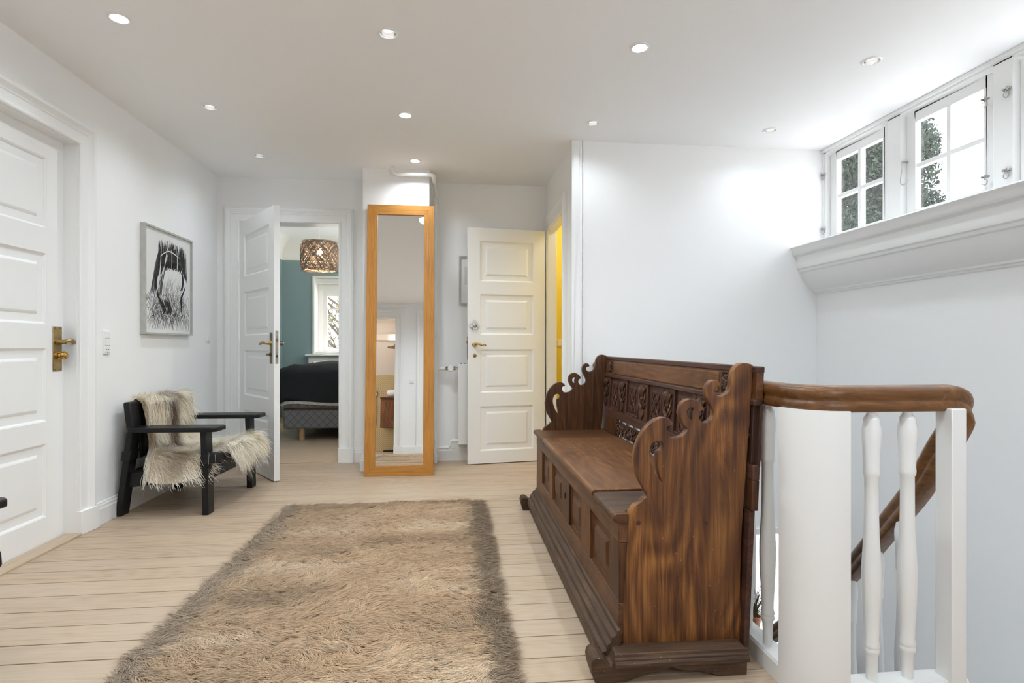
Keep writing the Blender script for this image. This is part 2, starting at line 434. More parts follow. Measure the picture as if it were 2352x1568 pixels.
    def build(s, name, material, parent=None, smooth=None, bevel=0.0, bseg=2, kind=None, label=None, matrix=None):
        me = bpy.data.meshes.new(name)
        me.from_pydata(s.v, [], s.f)
        bm = bmesh.new(); bm.from_mesh(me)
        bmesh.ops.recalc_face_normals(bm, faces=bm.faces)
        if bevel:
            bmesh.ops.remove_doubles(bm, verts=bm.verts, dist=1e-5)
            ed = [e for e in bm.edges if len(e.link_faces) == 2 and e.calc_face_angle(0) > R(35)]
            bv = bmesh.ops.bevel(bm, geom=ed, offset=bevel, segments=bseg, profile=0.5, affect='EDGES', clamp_overlap=True)
            nf = set(bv['faces']); flags = [f_ in nf for f_ in bm.faces]
        bm.to_mesh(me); bm.free()
        if bevel:
            me.set_sharp_from_angle(angle=R(smooth or 50)); me.polygons.foreach_set('use_smooth', flags)
        if smooth and not bevel:
            me.polygons.foreach_set('use_smooth', [True] * len(me.polygons))
            me.set_sharp_from_angle(angle=R(smooth))
        return link(me, name, material, parent, kind, label, matrix)

def link(me, name, material, parent=None, kind=None, label=None, matrix=None):
    o = bpy.data.objects.new(name, me)
    COL.objects.link(o)
    if material is not None:
        me.materials.clear(); me.materials.append(M[material] if isinstance(material, str) else material)
    if parent: o.parent = parent
    if matrix is not None: o.matrix_local = matrix
    if kind: o['kind'] = kind
    if label: o['label'] = label
    return o
def thing(name, loc, label=None, cat=None, group=None, kind=None, rz=0.0):
    o = bpy.data.objects.new(name, None); COL.objects.link(o)
    o.location = loc; o.rotation_euler = (0, 0, rz); o.empty_display_size = 0.05
    return tag(o, label, cat, group, kind)
def tag(o, label=None, cat=None, group=None, kind=None):
    if label: o['label'] = label
    if cat: o['category'] = cat
    if group: o['group'] = group
    if kind: o['kind'] = kind
    return o
def copy_tree(o, parent=None):
    c = o.copy(); COL.objects.link(c); c.parent = parent
    for ch in list(o.children): copy_tree(ch, c)
    return c
def filled(outline, holes, thick, name, material, parent, to3d, bevel=0.0, kind=None, label=None):
    """flat board with holes: 2-d outline filled through a curve, then mapped with to3d(x, y, depth)"""
    cu = bpy.data.curves.new(name, 'CURVE'); cu.dimensions = '2D'; cu.fill_mode = 'BOTH'
    cu.extrude = thick / 2; cu.bevel_depth = bevel; cu.bevel_resolution = 1
    if bevel: cu.extrude = thick / 2 - bevel; cu.offset = -bevel
    for lp in [outline] + list(holes):
        sp = cu.splines.new('POLY'); sp.points.add(len(lp) - 1); sp.use_cyclic_u = True
        for i, p in enumerate(lp): sp.points[i].co = (p[0], p[1], 0, 1)
    tmp = bpy.data.objects.new('tmp_fill', cu); COL.objects.link(tmp)
    dg = bpy.context.evaluated_depsgraph_get()
    me = bpy.data.meshes.new_from_object(tmp.evaluated_get(dg))
    bpy.data.objects.remove(tmp); bpy.data.curves.remove(cu)
    me.name = name
    for v in me.vertices: v.co = to3d(v.co.x, v.co.y, v.co.z)
    bm = bmesh.new(); bm.from_mesh(me)
    bmesh.ops.remove_doubles(bm, verts=bm.verts, dist=1e-5)
    bmesh.ops.recalc_face_normals(bm, faces=bm.faces)
    bm.to_mesh(me); bm.free()
    ax = (Vector(to3d(0, 0, 1)) - Vector(to3d(0, 0, 0))).normalized()
    me.set_sharp_from_angle(angle=R(40)); me.polygons.foreach_set('use_smooth', [abs(f_.normal.dot(ax)) < .99 for f_ in me.polygons])
    return link(me, name, material, parent, kind, label)
def smooth_loop(pts, sub=3, closed=True, keep=()):
    """Catmull-Rom through points; indices in keep stay sharp"""
    n = len(pts); out = []
    for i in range(n if closed else n - 1):
        p1 = pts[i]; p2 = pts[(i + 1) % n]
        p0 = pts[(i - 1) % n] if i not in keep else p1
        p3 = pts[(i + 2) % n] if (i + 1) % n not in keep else p2
        if not closed and i == 0: p0 = p1
        if not closed and i == n - 2: p3 = p2
        for k in range(sub):
            t = k / sub
            out.append(tuple(0.5 * ((2 * b) + (-a + c) * t + (2 * a - 5 * b + 4 * c - d) * t * t + (-a + 3 * b - 3 * c + d) * t ** 3) for a, b, c, d in zip(p0, p1, p2, p3)))
    if not closed: out.append(tuple(pts[-1]))
    return out
# fur / pile strands -------------------------------------------------------
def vnoise(x, y, seed=0):
    r2 = np.random.default_rng(seed); g = r2.random((64, 64))
    xi = np.floor(x).astype(int); yi = np.floor(y).astype(int); fx = x - xi; fy = y - yi
    fx = fx * fx * (3 - 2 * fx); fy = fy * fy * (3 - 2 * fy)
    a = g[xi % 64, yi % 64]; b = g[(xi + 1) % 64, yi % 64]; c = g[xi % 64, (yi + 1) % 64]; d = g[(xi + 1) % 64, (yi + 1) % 64]
    return (a * (1 - fx) + b * fx) * (1 - fy) + (c * (1 - fx) + d * fx) * fy
def strands(name, roots, nrm, d0, length, width, colour, segs, droop, parent, material='fur', wave=0.0):
    """ribbon strands: start along nrm+d0, bend towards d0 and droop"""
    n = len(roots)
    pts = [roots]
    step = (length / segs)[:, None]
    cur = roots.copy()
    ph = rng.random(n) * 6.28
    side0 = np.cross(d0, nrm); side0 /= np.maximum(np.linalg.norm(side0, axis=1), 1e-6)[:, None]
    for k in range(segs):
        f = (k + 0.5) / segs
        d = nrm * (1 - f) * 0.9 + d0 * (0.45 + f) + side0 * (wave * np.sin(ph + f * 5))[:, None]
        d[:, 2] -= droop * f
        d /= np.linalg.norm(d, axis=1)[:, None]
        cur = cur + d * step
        pts.append(cur)
    V = np.zeros((n, (segs + 1) * 2, 3), np.float32)
    for k in range(segs + 1):
        w = (width * (1 - 0.75 * (k / segs) ** 2))[:, None] * 0.5
        V[:, 2 * k] = pts[k] - side0 * w; V[:, 2 * k + 1] = pts[k] + side0 * w
    nv = (segs + 1) * 2
    base = (np.arange(n) * nv)[:, None]
    q = np.array([[2 * k, 2 * k + 1, 2 * k + 3, 2 * k + 2] for k in range(segs)])
    F = (base[:, :, None] + q[None]).reshape(-1, 4)
    me = bpy.data.meshes.new(name)
    me.vertices.add(n * nv); me.vertices.foreach_set('co', V.reshape(-1))
    me.loops.add(F.size); me.loops.foreach_set('vertex_index', F.reshape(-1).astype(np.int32))
    me.polygons.add(len(F)); me.polygons.foreach_set('loop_start', (np.arange(len(F)) * 4).astype(np.int32))
    me.update(); me.validate()
    ca = me.color_attributes.new('pigment', 'FLOAT_COLOR', 'POINT')
    cc = np.ones((n, nv, 4), np.float32); cc[:, :, :3] = colour[:, None, :]
    ca.data.foreach_set('color', cc.reshape(-1))
    me.polygons.foreach_set('use_smooth', [True] * len(me.polygons))
    return link(me, name, material, parent, 'stuff')

def wp(mb, name, material, parent, **k):
    """part given in world metres: moved into the local frame of its (unrotated) thing"""
    L = Vector((0, 0, 0)); q = parent
    while q is not None:
        L = L + q.location; q = q.parent
    return mb.shift((-L.x, -L.y, -L.z)).build(name, material, parent, **k)

# ================================================================== THE SETTING
# ---- hall floor: dark bed with single planks laid on it
floor = MB().box(XL - 0.10, 0.975, YW - 0.15, YB + 0.15, -0.30, -0.012).box(0.975, XLOW + 0.1, YW - 0.15, 1.455, -0.30, -0.012).build('floor', 'joint', kind='structure')
floor['label'] = 'pale whitewashed pine plank floor of the hall'
ys = [5.005, 4.875, 4.745, 4.62, 4.49, 4.355, 4.215, 4.075, 3.935, 3.795, 3.652, 3.505, 3.348, 3.181, 2.998, 2.841, 2.710, 2.585, 2.446, 2.306, 2.181, 2.054, 1.935, 1.80, 1.668, 1.535, 1.40, 1.27, 1.14, 1.0, .87, .74, .61, .47, .34, .21, .08, -.05, -.18, -.30]
for i in range(len(ys) - 1):
    y1, y0 = ys[i], ys[i + 1]
    x1 = 0.975 if y1 > 1.46 else XLOW
    if y0 > YF: x1 = XA
    elif y1 > YF: x1 = XA
    g = 0.0021 + 0.0017 * random.random()
    MB().box(XL, x1, y0 + g, y1 - g * 0.5, -0.022, -0.0004 * random.random()).build('plank', 'plank', floor, bevel=0.0012, bseg=1)
MB().box(.976, XLOW, 1.402, 1.4535, -.03, -.0006).build('trim_6', 'plank', kind='structure', bevel=.0012, bseg=1)
# ---- ceiling with round holes for the downlights
LX = [-1.477, -0.307, 0.897, 2.114]; LY = [4.419, 3.551, 2.632, 1.715, 0.80]
LIGHTS = [(x, y) for y in LY for x in LX if not (y > 4 and x > 0.5)]
hole = lambda x, y, r=0.036: [(x + r * math.cos(2 * math.pi * k / 20), y + r * math.sin(2 * math.pi * k / 20)) for k in range(20)]
filled([(XL - .15, YW - .15), (XR + .2, YW - .15), (XR + .2, YF + .1), (XA + .1, YF + .1), (XA + .1, YB + .15), (XL - .15, YB + .15)],
       [hole(x, y) for x, y in LIGHTS], 0.12, 'ceiling', 'ceil', None, lambda x, y, d: (x, y, CE + 0.06 + d), kind='structure')
# ---- left wall with the door opening
DL0, DL1, DLH = 2.36, 3.224, 2.107
m = MB().box(XL - .16, XL, YW - .15, DL0, -.3, CE + .1).box(XL - .16, XL, DL1, YB + .15, -.3, CE + .1).box(XL - .16, XL, DL0, DL1, DLH, CE + .1)
m.build('wall_left', 'wall', kind='structure')
# ---- back wall with the bedroom door opening
DB0, DB1, DBH = -1.836, -1.004, 2.09
m = MB().box(XL - .16, DB0, YB, YB + .16, -.3, CE + .1).box(DB1, XA + .06, YB, YB + .16, -.3, CE + .1).box(DB0, DB1, YB, YB + .16, DBH, CE + .1)
m.build('wall_back', 'wall', kind='structure')
# ---- recess wall (door to the yellow room)
DY0, DY1, DYH = 4.188, 4.895, 2.045
m = MB().box(XA, XA + .075, YF, DY0, -.3, CE + .1).box(XA, XA + .075, DY1, YB, -.3, CE + .1).box(XA, XA + .075, DY0, DY1, DYH, CE + .1)
m.build('wall_recess', 'wall', kind='structure')
# ---- wall behind the stairwell, going down past the floor edge
MB().box(XA + .07, XR + .03, YF, YF + .10, -.36, CE + .1).build('wall_stairwell', 'plaster', kind='structure')
MB().box(.975, XLOW, YF - .014, YF, -.36, -.315).build('trim_1', 'gloss', kind='structure', bevel=0.004)
# corner trim
m = MB().box(XA - .012, XA + .05, YF - .014, YF + .01, 0, CE).box(XA - .012, XA + .01, YF - .014, YF + .05, 0, CE)
m.lathe([(0.011, 0), (0.011, CE)], (XA + .052, YF - .006, 0), seg=10)
m.build('trim_2', 'gloss', kind='structure', bevel=0.004)
# ---- right wall: lower part, cornice ledge, window band
wr = MB().box(XLOW, XLOW + .3, YW - .15, 4.12, -2.9, 1.72).box(XLOW, XLOW + .3, 4.12, 6.2, -2.9, -1.46).box(XLOW, XLOW + .3, 4.12, 6.2, -.36, 0.2)
wr.box(XLOW, XLOW + .3, 4.12, 4.35, -1.46, -.36).box(XLOW, XLOW + .3, 5.5, 6.2, -1.46, -.36)
wr.box(XR, XR + .25, YW - .15, 0.47, 1.7, CE + .1)
wr.build('wall_right', 'plaster', kind='structure')
cor = [(XR + .10, 1.745), (2.468, 1.745), (2.464, 1.737), (2.470, 1.728), (2.478, 1.712), (2.481, 1.694), (2.490, 1.682), (2.503, 1.677), (2.511, 1.668), (2.513, 1.60), (2.517, 1.586), (2.528, 1.580), (2.532, 1.563), (2.545, 1.556), (2.553, 1.532), (2.566, 1.504), (2.584, 1.475), (2.608, 1.447), (2.636, 1.427), (2.640, 1.415), (2.652, 1.413), (2.656, 1.402), (2.668, 1.399), (XLOW + .02, 1.38), (XLOW + .02, 1.70), (XR + .10, 1.70)]
MB().prism(cor, lambda x, z: (x, YF, z), lambda x, z: (x, YW, z)).build('trim_3', 'gloss', kind='structure', smooth=28, label='deep moulded cornice ledge under the high windows')
# window posts and head
WZ0, WZ1 = 1.775, 2.425
PER = 0.692
wins = [(3.838 - PER * i, 3.838 - PER * i - 0.578) for i in range(5)]
m = MB().box(XR - .012, XR + .085, YW, YF, WZ1 + .008, CE)
m.box(XR - .028, XR, YW, YF, CE - .022, CE)
m.box(XR - .01, XR + .085, YW, YF, 1.74, WZ0 - .008)
m.box(XR - .012, XR + .085, wins[0][0] + .006, YF, 1.74, WZ1 + .02)
m.box(XR - .020, XR, YF - .012, YF, 1.74, CE)
for i in range(5):
    y1 = wins[i][1]
    y0 = wins[i + 1][0] if i < 4 else y1 - 0.1
    m.box(XR - .012, XR + .085, y0 + .006, y1 - .006, 1.74, WZ1 + .02)
m.build('trim_4', 'gloss', kind='structure', bevel=0.003, label='white window posts and head board')
def latch(parent, y, z, s=1.0):
    m_ = MB().box(XR - .022, XR - .012, y - .017, y + .017, z - .004, z + .006)
    m_.lathe([(.006, -.036), (.008, -.030), (.005, -.022)], (XR, y - .012, z + .002), 'X', 10)
    m_.lathe([(.006, -.030), (.006, -.012)], (XR, y + .012, z + .002), 'X', 10)
    pts = [(XR - .024, y, z)] + [(XR - .024 - .004 * math.sin(t), y + .011 * math.sin(t) * s, z - .026 + .014 * math.cos(t)) for t in np.linspace(0.2, 6.1, 14)]
    m_.tube(pts, .0022, 6)
    wp(m_, 'latch', 'steel', parent)
for i, (y1, y0) in enumerate(wins):
    w = thing('window_%d' % (i + 1), (XR + .03, (y0 + y1) / 2, WZ0), kind='structure', label='small four-pane sash in the high window row')
    yc = (y0 + y1) / 2; zc = (WZ0 + WZ1) / 2
    a, b = XR + .022, XR + .062
    st = 0.062
    s_ = MB().box(a, b, y0, y0 + st, WZ0, WZ1).box(a, b, y1 - st, y1, WZ0, WZ1).box(a, b, y0 + st, y1 - st, WZ0, WZ0 + st).box(a, b, y0 + st, y1 - st, WZ1 - st, WZ1)
    wp(s_, 'sash', 'gloss', w, bevel=0.004)
    for yy in (y0 + st, y1 - st - .010):
        wp(MB().box(a - .004, a + .012, yy, yy + .010, WZ0 + st, WZ1 - st), 'bead', 'gloss', w)
    wp(MB().box(a + .002, b, yc - .014, yc + .014, WZ0 + st, WZ1 - st), 'glazing_bar', 'gloss', w, bevel=0.004)
    wp(MB().box(a + .004, b, y0 + st, y1 - st, zc - .014, zc + .014), 'glazing_bar', 'gloss', w, bevel=0.004)
    for ya, yb in ((y0 + st, yc - .014), (yc + .014, y1 - st)):
        for za, zb in ((WZ0 + st, zc - .014), (zc + .014, WZ1 - st)):
            wp(MB().box(a + .022, a + .026, ya - .003, yb + .003, za - .003, zb + .003), 'pane', 'glass', w)
            # dark putty edge outside
    for zz in (1.885, 2.285):
        latch(w, (y1 + .018) if i == 0 else y0 + .028 if i == 1 else y1 + .03, zz)
    if i == 1:
        hk = MB().lathe([(.007, -.035), (.007, 0)], (XR + .02, y1 - .012, 2.14), 'X', 8)
        hk.tube(smooth_loop([(XR - .014, y1 - .012, 2.14), (XR - .018, y1 - .014, 2.10), (XR - .018, y1 - .002, 2.04), (XR - .018, y1 - .004, 2.01), (XR - .018, y1 - .03, 1.995), (XR - .018, y1 - .05, 2.015)], 4, False), .003, 6)
        wp(hk, 'stay_hook', 'steel', w)
# ---- wall behind the viewpoint, with the bathroom doorway
DW0, DW1, DWH = -1.80, -0.975, 2.25
VX0, VX1, VZ0, VZ1 = .75, 1.65, .95, 2.22
m = MB().box(XL - .16, DW0, YW - .13, YW, -.3, CE + .1).box(DW1, VX0, YW - .13, YW, -.3, CE + .1).box(DW0, DW1, YW - .13, YW, DWH, CE + .1)
m.box(VX1, XLOW + .3, YW - .13, YW, -.3, CE + .1).box(VX0, VX1, YW - .13, YW, -.3, VZ0).box(VX0, VX1, YW - .13, YW, VZ1, CE + .1)
m.build('wall_front', 'wall', kind='structure')
MB().sweep([(0, 0), (.012, 0), (.03, .02), (.04, .05), (.04, .07), (0, .07)], [(XL, YW, CE - .07), (XR, YW, CE - .07)], (0, 0, 1), side=-1).build('trim_5', 'gloss', kind='structure')
w = thing('window_8', (VX0, YW, VZ0), kind='structure', label='white casement window behind the viewpoint')  # added window out of view, gives frontal daylight fill to the hall
fr_ = MB().box(VX0, VX0 + .06, YW - .12, YW - .04, VZ0, VZ1).box(VX1 - .06, VX1, YW - .12, YW - .04, VZ0, VZ1).box(VX0 + .06, VX1 - .06, YW - .12, YW - .04, VZ0, VZ0 + .06).box(VX0 + .06, VX1 - .06, YW - .12, YW - .04, VZ1 - .06, VZ1)
wp(fr_, 'sash', 'gloss', w, bevel=.004)
vx = np.linspace(VX0 + .06, VX1 - .06, 4); vz = np.linspace(VZ0 + .06, VZ1 - .06, 4)
for g in vx[1:-1]: wp(MB().box(g - .014, g + .014, YW - .11, YW - .06, VZ0 + .06, VZ1 - .06), 'glazing_bar', 'gloss', w, bevel=.003)
for g in vz[1:-1]: wp(MB().box(VX0 + .06, VX1 - .06, YW - .105, YW - .065, g - .012, g + .012), 'glazing_bar', 'gloss', w, bevel=.003)
for i in range(3):
    for j in range(3):
        wp(MB().box(vx[i], vx[i + 1], YW - .087, YW - .083, vz[j], vz[j + 1]), 'pane', 'glass', w)
wp(MB().box(VX0 - .06, VX1 + .06, YW - .05, YW + .10, VZ0 - .03, VZ0), 'sill', 'gloss', w, bevel=.006)
# ---- casings
CAS = [(0, 0), (0, .016), (.006, .020), (.016, .020), (.020, .014), (.026, .014), (.060, .017), (.066, .022), (.072, .019), (.080, .024), (.094, .036), (.108, .036), (.114, .030), (.118, .030), (.124, .012), (.124, 0)]
def casing(parent, pts, N, side, plinth_axis, pw=0.136):
    """pts: inner edge path bottom -> top -> top -> bottom in world metres"""
    mb = MB().sweep(CAS, pts, N, side=side)
    wp(mb, 'architrave', 'gloss', parent, smooth=25)
    N = Vector(N)
    for e, o_ in ((0, 3), (3, 0)):
        p = Vector(pts[e]); q = Vector(pts[o_])
        out = (p - q).normalized()
        a0, a1 = p - out * 0.003, p + out * (0.130)
        lo = [a0, a1, a1 + N * .042, a0 + N * .030]
        hi = [v + Vector((0, 0, .128)) for v in lo]
        wp(MB().hexa(lo, hi), 'plinth_block', 'gloss', parent, bevel=0.003)
# ---- door leaves: frame with recessed raised panels (local: hinge at x=0, leaf to +x, faces -y and +y)
def door_leaf(parent, wdt, hgt, th, panels, stile_l, stile_r, mtx=None, z0=0.008):
    fr = MB()
    fr.box(0, stile_l, 0, th, z0, hgt).box(wdt - stile_r, wdt, 0, th, z0, hgt)
    zs = [z0] + [z for p in panels for z in p] + [hgt]
    for k in range(0, len(zs), 2):
        fr.box(stile_l, wdt - stile_r, 0, th, zs[k], zs[k + 1])
    leaf = fr.build('door_frame', 'gloss', parent, matrix=mtx)
    x0, x1 = stile_l, wdt - stile_r
    for (za, zb) in panels:
        pm = MB()
        for sgn, yf in ((1, 0.0), (-1, th)):
            def ring(ins, dep):
                y = yf + sgn * dep
                return [(x0 + ins, y, za + ins), (x1 - ins, y, za + ins), (x1 - ins, y, zb - ins), (x0 + ins, y, zb - ins)]
            rs = [ring(-.001, .001), ring(.006, .004), ring(.012, .012), ring(.050, .012), ring(.053, .010), ring(.060, .0065), ring(.066, .0045)]
            b = len(pm.v)
            for r_ in rs: pm.v += r_
            for k in range(len(rs) - 1):
                for j in range(4):
                    pm.f.append((b + 4 * k + j, b + 4 * k + (j + 1) % 4, b + 4 * k + 4 + (j + 1) % 4, b + 4 * k + 4 + j))
            e = b + 4 * (len(rs) - 1); pm.f.append((e, e + 1, e + 2, e + 3))
        pm.build('door_panel', 'gloss', parent, matrix=mtx)
    return leaf
def lever(parent, x, z, yface, dirx, material, name='lever_handle', plate=None, sgn=-1, L=.10):
    """sgn: which side the handle stands out to (local y)"""
    m_ = MB().lathe([(.021, 0), (.021, .004), (.014, .010), (.011, .03), (.011, .045)] if sgn > 0 else [(.021, 0), (.021, -.004), (.014, -.010), (.011, -.03), (.011, -.045)], (x, yface, z), 'Y', 14)
    pts = [(0, .040, 0), (.012, .050, .005), (.03, .053, .006), (.055, .053, -.003), (.075, .053, -.003), (.092, .052, .001), (.10, .051, -.006), (.103, .05, -.013)]
    rr = [.010, .0105, .0085, .0095, .0075, .006, .006, .005]
    m_.tube(smooth_loop([(x + dirx * p * L / .1, yface + sgn * q, z + r_) for p, q, r_ in pts], 3, False), [float(np.interp(i, np.arange(0, 24, 3), rr)) for i in range(22)], 10)
    return m_

# ---- door 1: left wall, closed
d1 = thing('door_1', (XL, DL1, 0), kind='structure', label='white four-panel door with a brass plate in the left wall')
casing(d1, [(XL, DL0, 0), (XL, DL0, DLH), (XL, DL1, DLH), (XL, DL1, 0)], (1, 0, 0), -1, 'Y')
wp(MB().box(XL - .16, XL + .004, DL1 - .004, DL1 + .02, 0, DLH + .01).box(XL - .16, XL + .004, DL0 - .02, DL0 + .004, 0, DLH + .01).box(XL - .16, XL + .004, DL0, DL1, DLH - .004, DLH + .02), 'jamb', 'gloss', d1)
P4 = [(.14, .517), (.63, 1.008), (1.13, 1.494), (1.623, 1.985)]
mt = Matrix.Translation((-.104, DL0 - DL1 + .002, 0)) @ Matrix.Rotation(R(90), 4, 'Z') @ Matrix.Translation((0, -.04, 0))
door_leaf(d1, DL1 - DL0 - .004, DLH - .004, .04, P4, .125, .125, mt)
yk = 3.172 - DL1; HS = (.036, 0, 0)
pl = MB().box(-.100, -.096, yk - .033, yk + .033, .885, 1.121).shift(HS).build('handle_plate', 'brass', d1, bevel=.0035)
for zz in (.895, 1.111):
    for yy in (-.02, .02):
        MB().lathe([(.0045, -.0965), (.0045, -.0952), (.002, -.0948)], (0, yk + yy, zz), 'X', 10).shift(HS).build('screw', 'brass_dark', pl)
hd = MB().lathe([(.015, -.096), (.012, -.085), (.011, -.055)], (0, yk, 1.04), 'X', 14)
hd.tube(smooth_loop([(-.058, yk, 1.04), (-.048, yk + .006, 1.047), (-.045, yk + .03, 1.048), (-.045, yk + .05, 1.036), (-.045, yk + .07, 1.036), (-.047, yk + .082, 1.046), (-.052, yk + .088, 1.046)], 3, False), .0105, 12)
hd.shift(HS).build('lever_handle', 'brass', d1, smooth=60)
MB().lathe([(.021, -.096), (.021, -.088), (.013, -.086), (.012, -.076), (.020, -.073), (.023, -.064), (.019, -.055), (.008, -.052)], (0, yk, .968), 'X', 18).shift(HS).build('lock_knob', 'brass_bright', d1, smooth=40)
wp(MB().box(XL - .16, XL + .022, DL0, DL1, -.02, .006).box(XL - .06, XL + .03, DL0, DL1 + .002, -.02, .011), 'threshold', 'plank_y', d1, bevel=.003)
# ---- door 2: bedroom doorway, leaf swung into the hall
d2 = thing('door_2', (DB0, YB, 0), kind='structure', label='white four-panel bedroom door standing half open with its casing')
casing(d2, [(DB0, YB, 0), (DB0, YB, DBH), (DB1, YB, DBH), (DB1, YB, 0)], (0, -1, 0), -1, 'X')
wp(MB().box(DB0 - .02, DB0 + .004, YB - .004, YB + .16, 0, DBH).box(DB1 - .004, DB1 + .02, YB - .004, YB + .16, 0, DBH).box(DB0, DB1, YB - .004, YB + .16, DBH - .004, DBH + .02), 'jamb', 'gloss', d2)
wp(MB().box(DB0, DB1, YB - .01, YB + .16, -.02, .008), 'threshold', 'plank', d2, bevel=.003)
ang = math.atan2(4.318 - 4.985, -1.338 + 1.828)
mt = Matrix.Translation((.010, -.024, 0)) @ Matrix.Rotation(ang, 4, 'Z')
lw = .822
door_leaf(d2, lw, 2.072, .04, [(.115, .49), (.61, .985), (1.105, 1.47), (1.60, 1.95)], .115, .115, mt)
pl = MB().box(lw - .085, lw - .035, -.004, 0, .885, 1.121).build('handle_plate', 'brass_dark', d2, bevel=.003, matrix=mt)
lever(d2, lw - .06, 1.04, -.003, -1, 'brass', L=.095).build('lever_handle', 'brass', d2, smooth=60, matrix=mt)
MB().lathe([(.013, 0), (.013, -.012), (.007, -.014), (.007, -.032), (.005, -.034)], (lw - .06, -.003, .955), 'Y', 14).build('lock_knob', 'brass_dark', d2, smooth=40, matrix=mt)
lk = MB().box(lw - .0005, lw + .0015, .009, .031, .885, 1.135).build('lock_plate', 'nickel', d2, bevel=.001, matrix=mt)
MB().box(lw, lw + .006, .012, .028, 1.05, 1.075).build('latch_bolt', 'brass_dark', lk)
MB().box(lw + .001, lw + .0022, .015, .025, .935, .95).build('keyhole', 'dark', lk)
MB().lathe([(.011, .04), (.011, .06), (.019, .072), (.019, .085), (.012, .09)], (lw - .06, 0, 1.04), 'Y', 14).build('knob', 'brass_dark', d2, smooth=40, matrix=mt)
for zz in (1.68, .42):
    MB().lathe([(.008, -.055), (.009, 0), (.008, .055), (.003, .065)], (-.004, .0, zz), 'Z', 10).build('hinge', 'gloss', d2, matrix=mt)
# ---- door 3: yellow room door, leaf swung back against the back wall
d3 = thing('door_3', (XA, DY1, 0), kind='structure', label='white four-panel door swung open in front of the radiator')
casing(d3, [(XA, DY0, 0), (XA, DY0, DYH), (XA, DY1, DYH), (XA, DY1, 0)], (-1, 0, 0), 1, 'Y')
wp(MB().box(XA - .004, XA + .072, DY0 - .02, DY0 + .004, 0, DYH).box(XA - .004, XA + .072, DY1 - .004, DY1 + .02, 0, DYH).box(XA - .004, XA + .072, DY0, DY1, DYH - .004, DYH + .02), 'jamb', 'gloss', d3)
wp(MB().box(XA - .01, XA + .13, DY0, DY1, -.02, .008), 'threshold', 'plank_y', d3)
ang = math.atan2(4.780 - 4.893, 0.108 - 0.812)
mt = Matrix.Translation((-.042, .022, 0)) @ Matrix.Rotation(ang, 4, 'Z')
lw = .69
door_leaf(d3, lw, 2.035, .038, [(.115, .50), (.615, .99), (1.115, 1.465), (1.575, 1.925)], .105, .105, mt)
th = .038
pl = MB().lathe([(.021, th), (.021, th + .004), (.016, th + .009)], (lw - .058, 0, 1.03), 'Y', 18).build('rosette', 'brass_bright', d3, smooth=40, matrix=mt)
lever(d3, lw - .058, 1.03, th, -1, 'brass_bright', sgn=1, L=.085).build('lever_handle', 'brass_bright', d3, smooth=60, matrix=mt)
kh = MB().lathe([(.017, th), (.017, th + .003), (.011, th + .005)], (lw - .058, 0, .938), 'Y', 18).build('keyhole_rose', 'brass', d3, smooth=40, matrix=mt)
MB().box(lw - .0605, lw - .0555, th + .004, th + .006, .928, .948).build('keyhole', 'dark', kh)
nl = MB().prism([(lw - .058 + .023 * math.cos(t), 1.19 + .055 * math.sin(t)) for t in np.linspace(0, 2 * math.pi, 20, endpoint=False)], lambda x, z: (x, th, z), lambda x, z: (x, th + .003, z)).build('night_latch', 'chrome', d3, matrix=mt)
MB().box(lw - .078, lw - .036, th + .002, th + .022, 1.16, 1.22).build('latch_body', 'chrome', nl, bevel=.003)
MB().lathe([(.016, th + .02), (.016, th + .03), (.010, th + .034)], (lw - .057, 0, 1.19), 'Y', 16).build('latch_knob', 'nickel', nl, smooth=40)
MB().box(lw - .036, lw - .016, th + .002, th + .014, 1.176, 1.205).box(lw - .096, lw - .078, th + .004, th + .012, 1.18, 1.2).build('latch_bolt', 'chrome', nl)
MB().box(lw - .0005, lw + .002, .008, .030, .90, 1.10).box(lw, lw + .009, .012, .026, 1.04, 1.06).build('lock_plate', 'brass_dark', d3, matrix=mt)
# ---- bathroom doorway and the closed door beside it (seen in the mirror)
d4 = thing('door_4', (DW0, YW, 0), kind='structure', label='white cased bathroom doorway behind the viewpoint')
casing(d4, [(DW0, YW, 0), (DW0, YW, DWH), (DW1, YW, DWH), (DW1, YW, 0)], (0, 1, 0), 1, 'X')
wp(MB().box(DW0 - .02, DW0 + .004, YW - .13, YW + .004, 0, DWH).box(DW1 - .004, DW1 + .02, YW - .13, YW + .004, 0, DWH).box(DW0, DW1, YW - .13, YW + .004, DWH - .03, DWH + .02), 'jamb', 'gloss', d4)
wp(MB().box(DW0, DW1, YW - .14, YW + .01, -.02, .008), 'threshold', 'plank', d4)
d5 = thing('door_5', (-.505, YW, 0), kind='structure', label='closed white door behind the viewpoint')
casing(d5, [(-.505, YW, 0), (-.505, YW, DWH), (.36, YW, DWH), (.36, YW, 0)], (0, 1, 0), 1, 'X')
door_leaf(d5, .862, DWH - .004, .03, [(.125, .53), (.65, 1.06), (1.18, 1.59), (1.71, 2.12)], .115, .115, Matrix.Translation((.0015, -.012, 0)))
# ---- baseboards
BB = [(0, 0), (.020, 0), (.020, .088), (.016, .096), (.016, .108), (.011, .112), (.009, .122), (0, .125)]
def skirting(name, a, b, side):
    MB().sweep(BB, [a, b], (0, 0, 1), side=side).build(name, 'gloss', kind='structure')
skirting('baseboard_left', (XL, DL1 + .130, 0), (XL, YB, 0), 1)
skirting('baseboard_left_near', (XL, YW, 0), (XL, DL0 - .130, 0), 1)
skirting('baseboard_back', (DB1 + .130, YB, 0), (XA, YB, 0), 1)
skirting('baseboard_front', (DW1 + .130, YW, 0), (-.505 - .130, YW, 0), -1)
skirting('baseboard_front_right', (.36 + .130, YW, 0), (XLOW, YW, 0), -1)
skirting('baseboard_recess', (XA, YF + .05, 0), (XA, DY0 - .130, 0), -1)

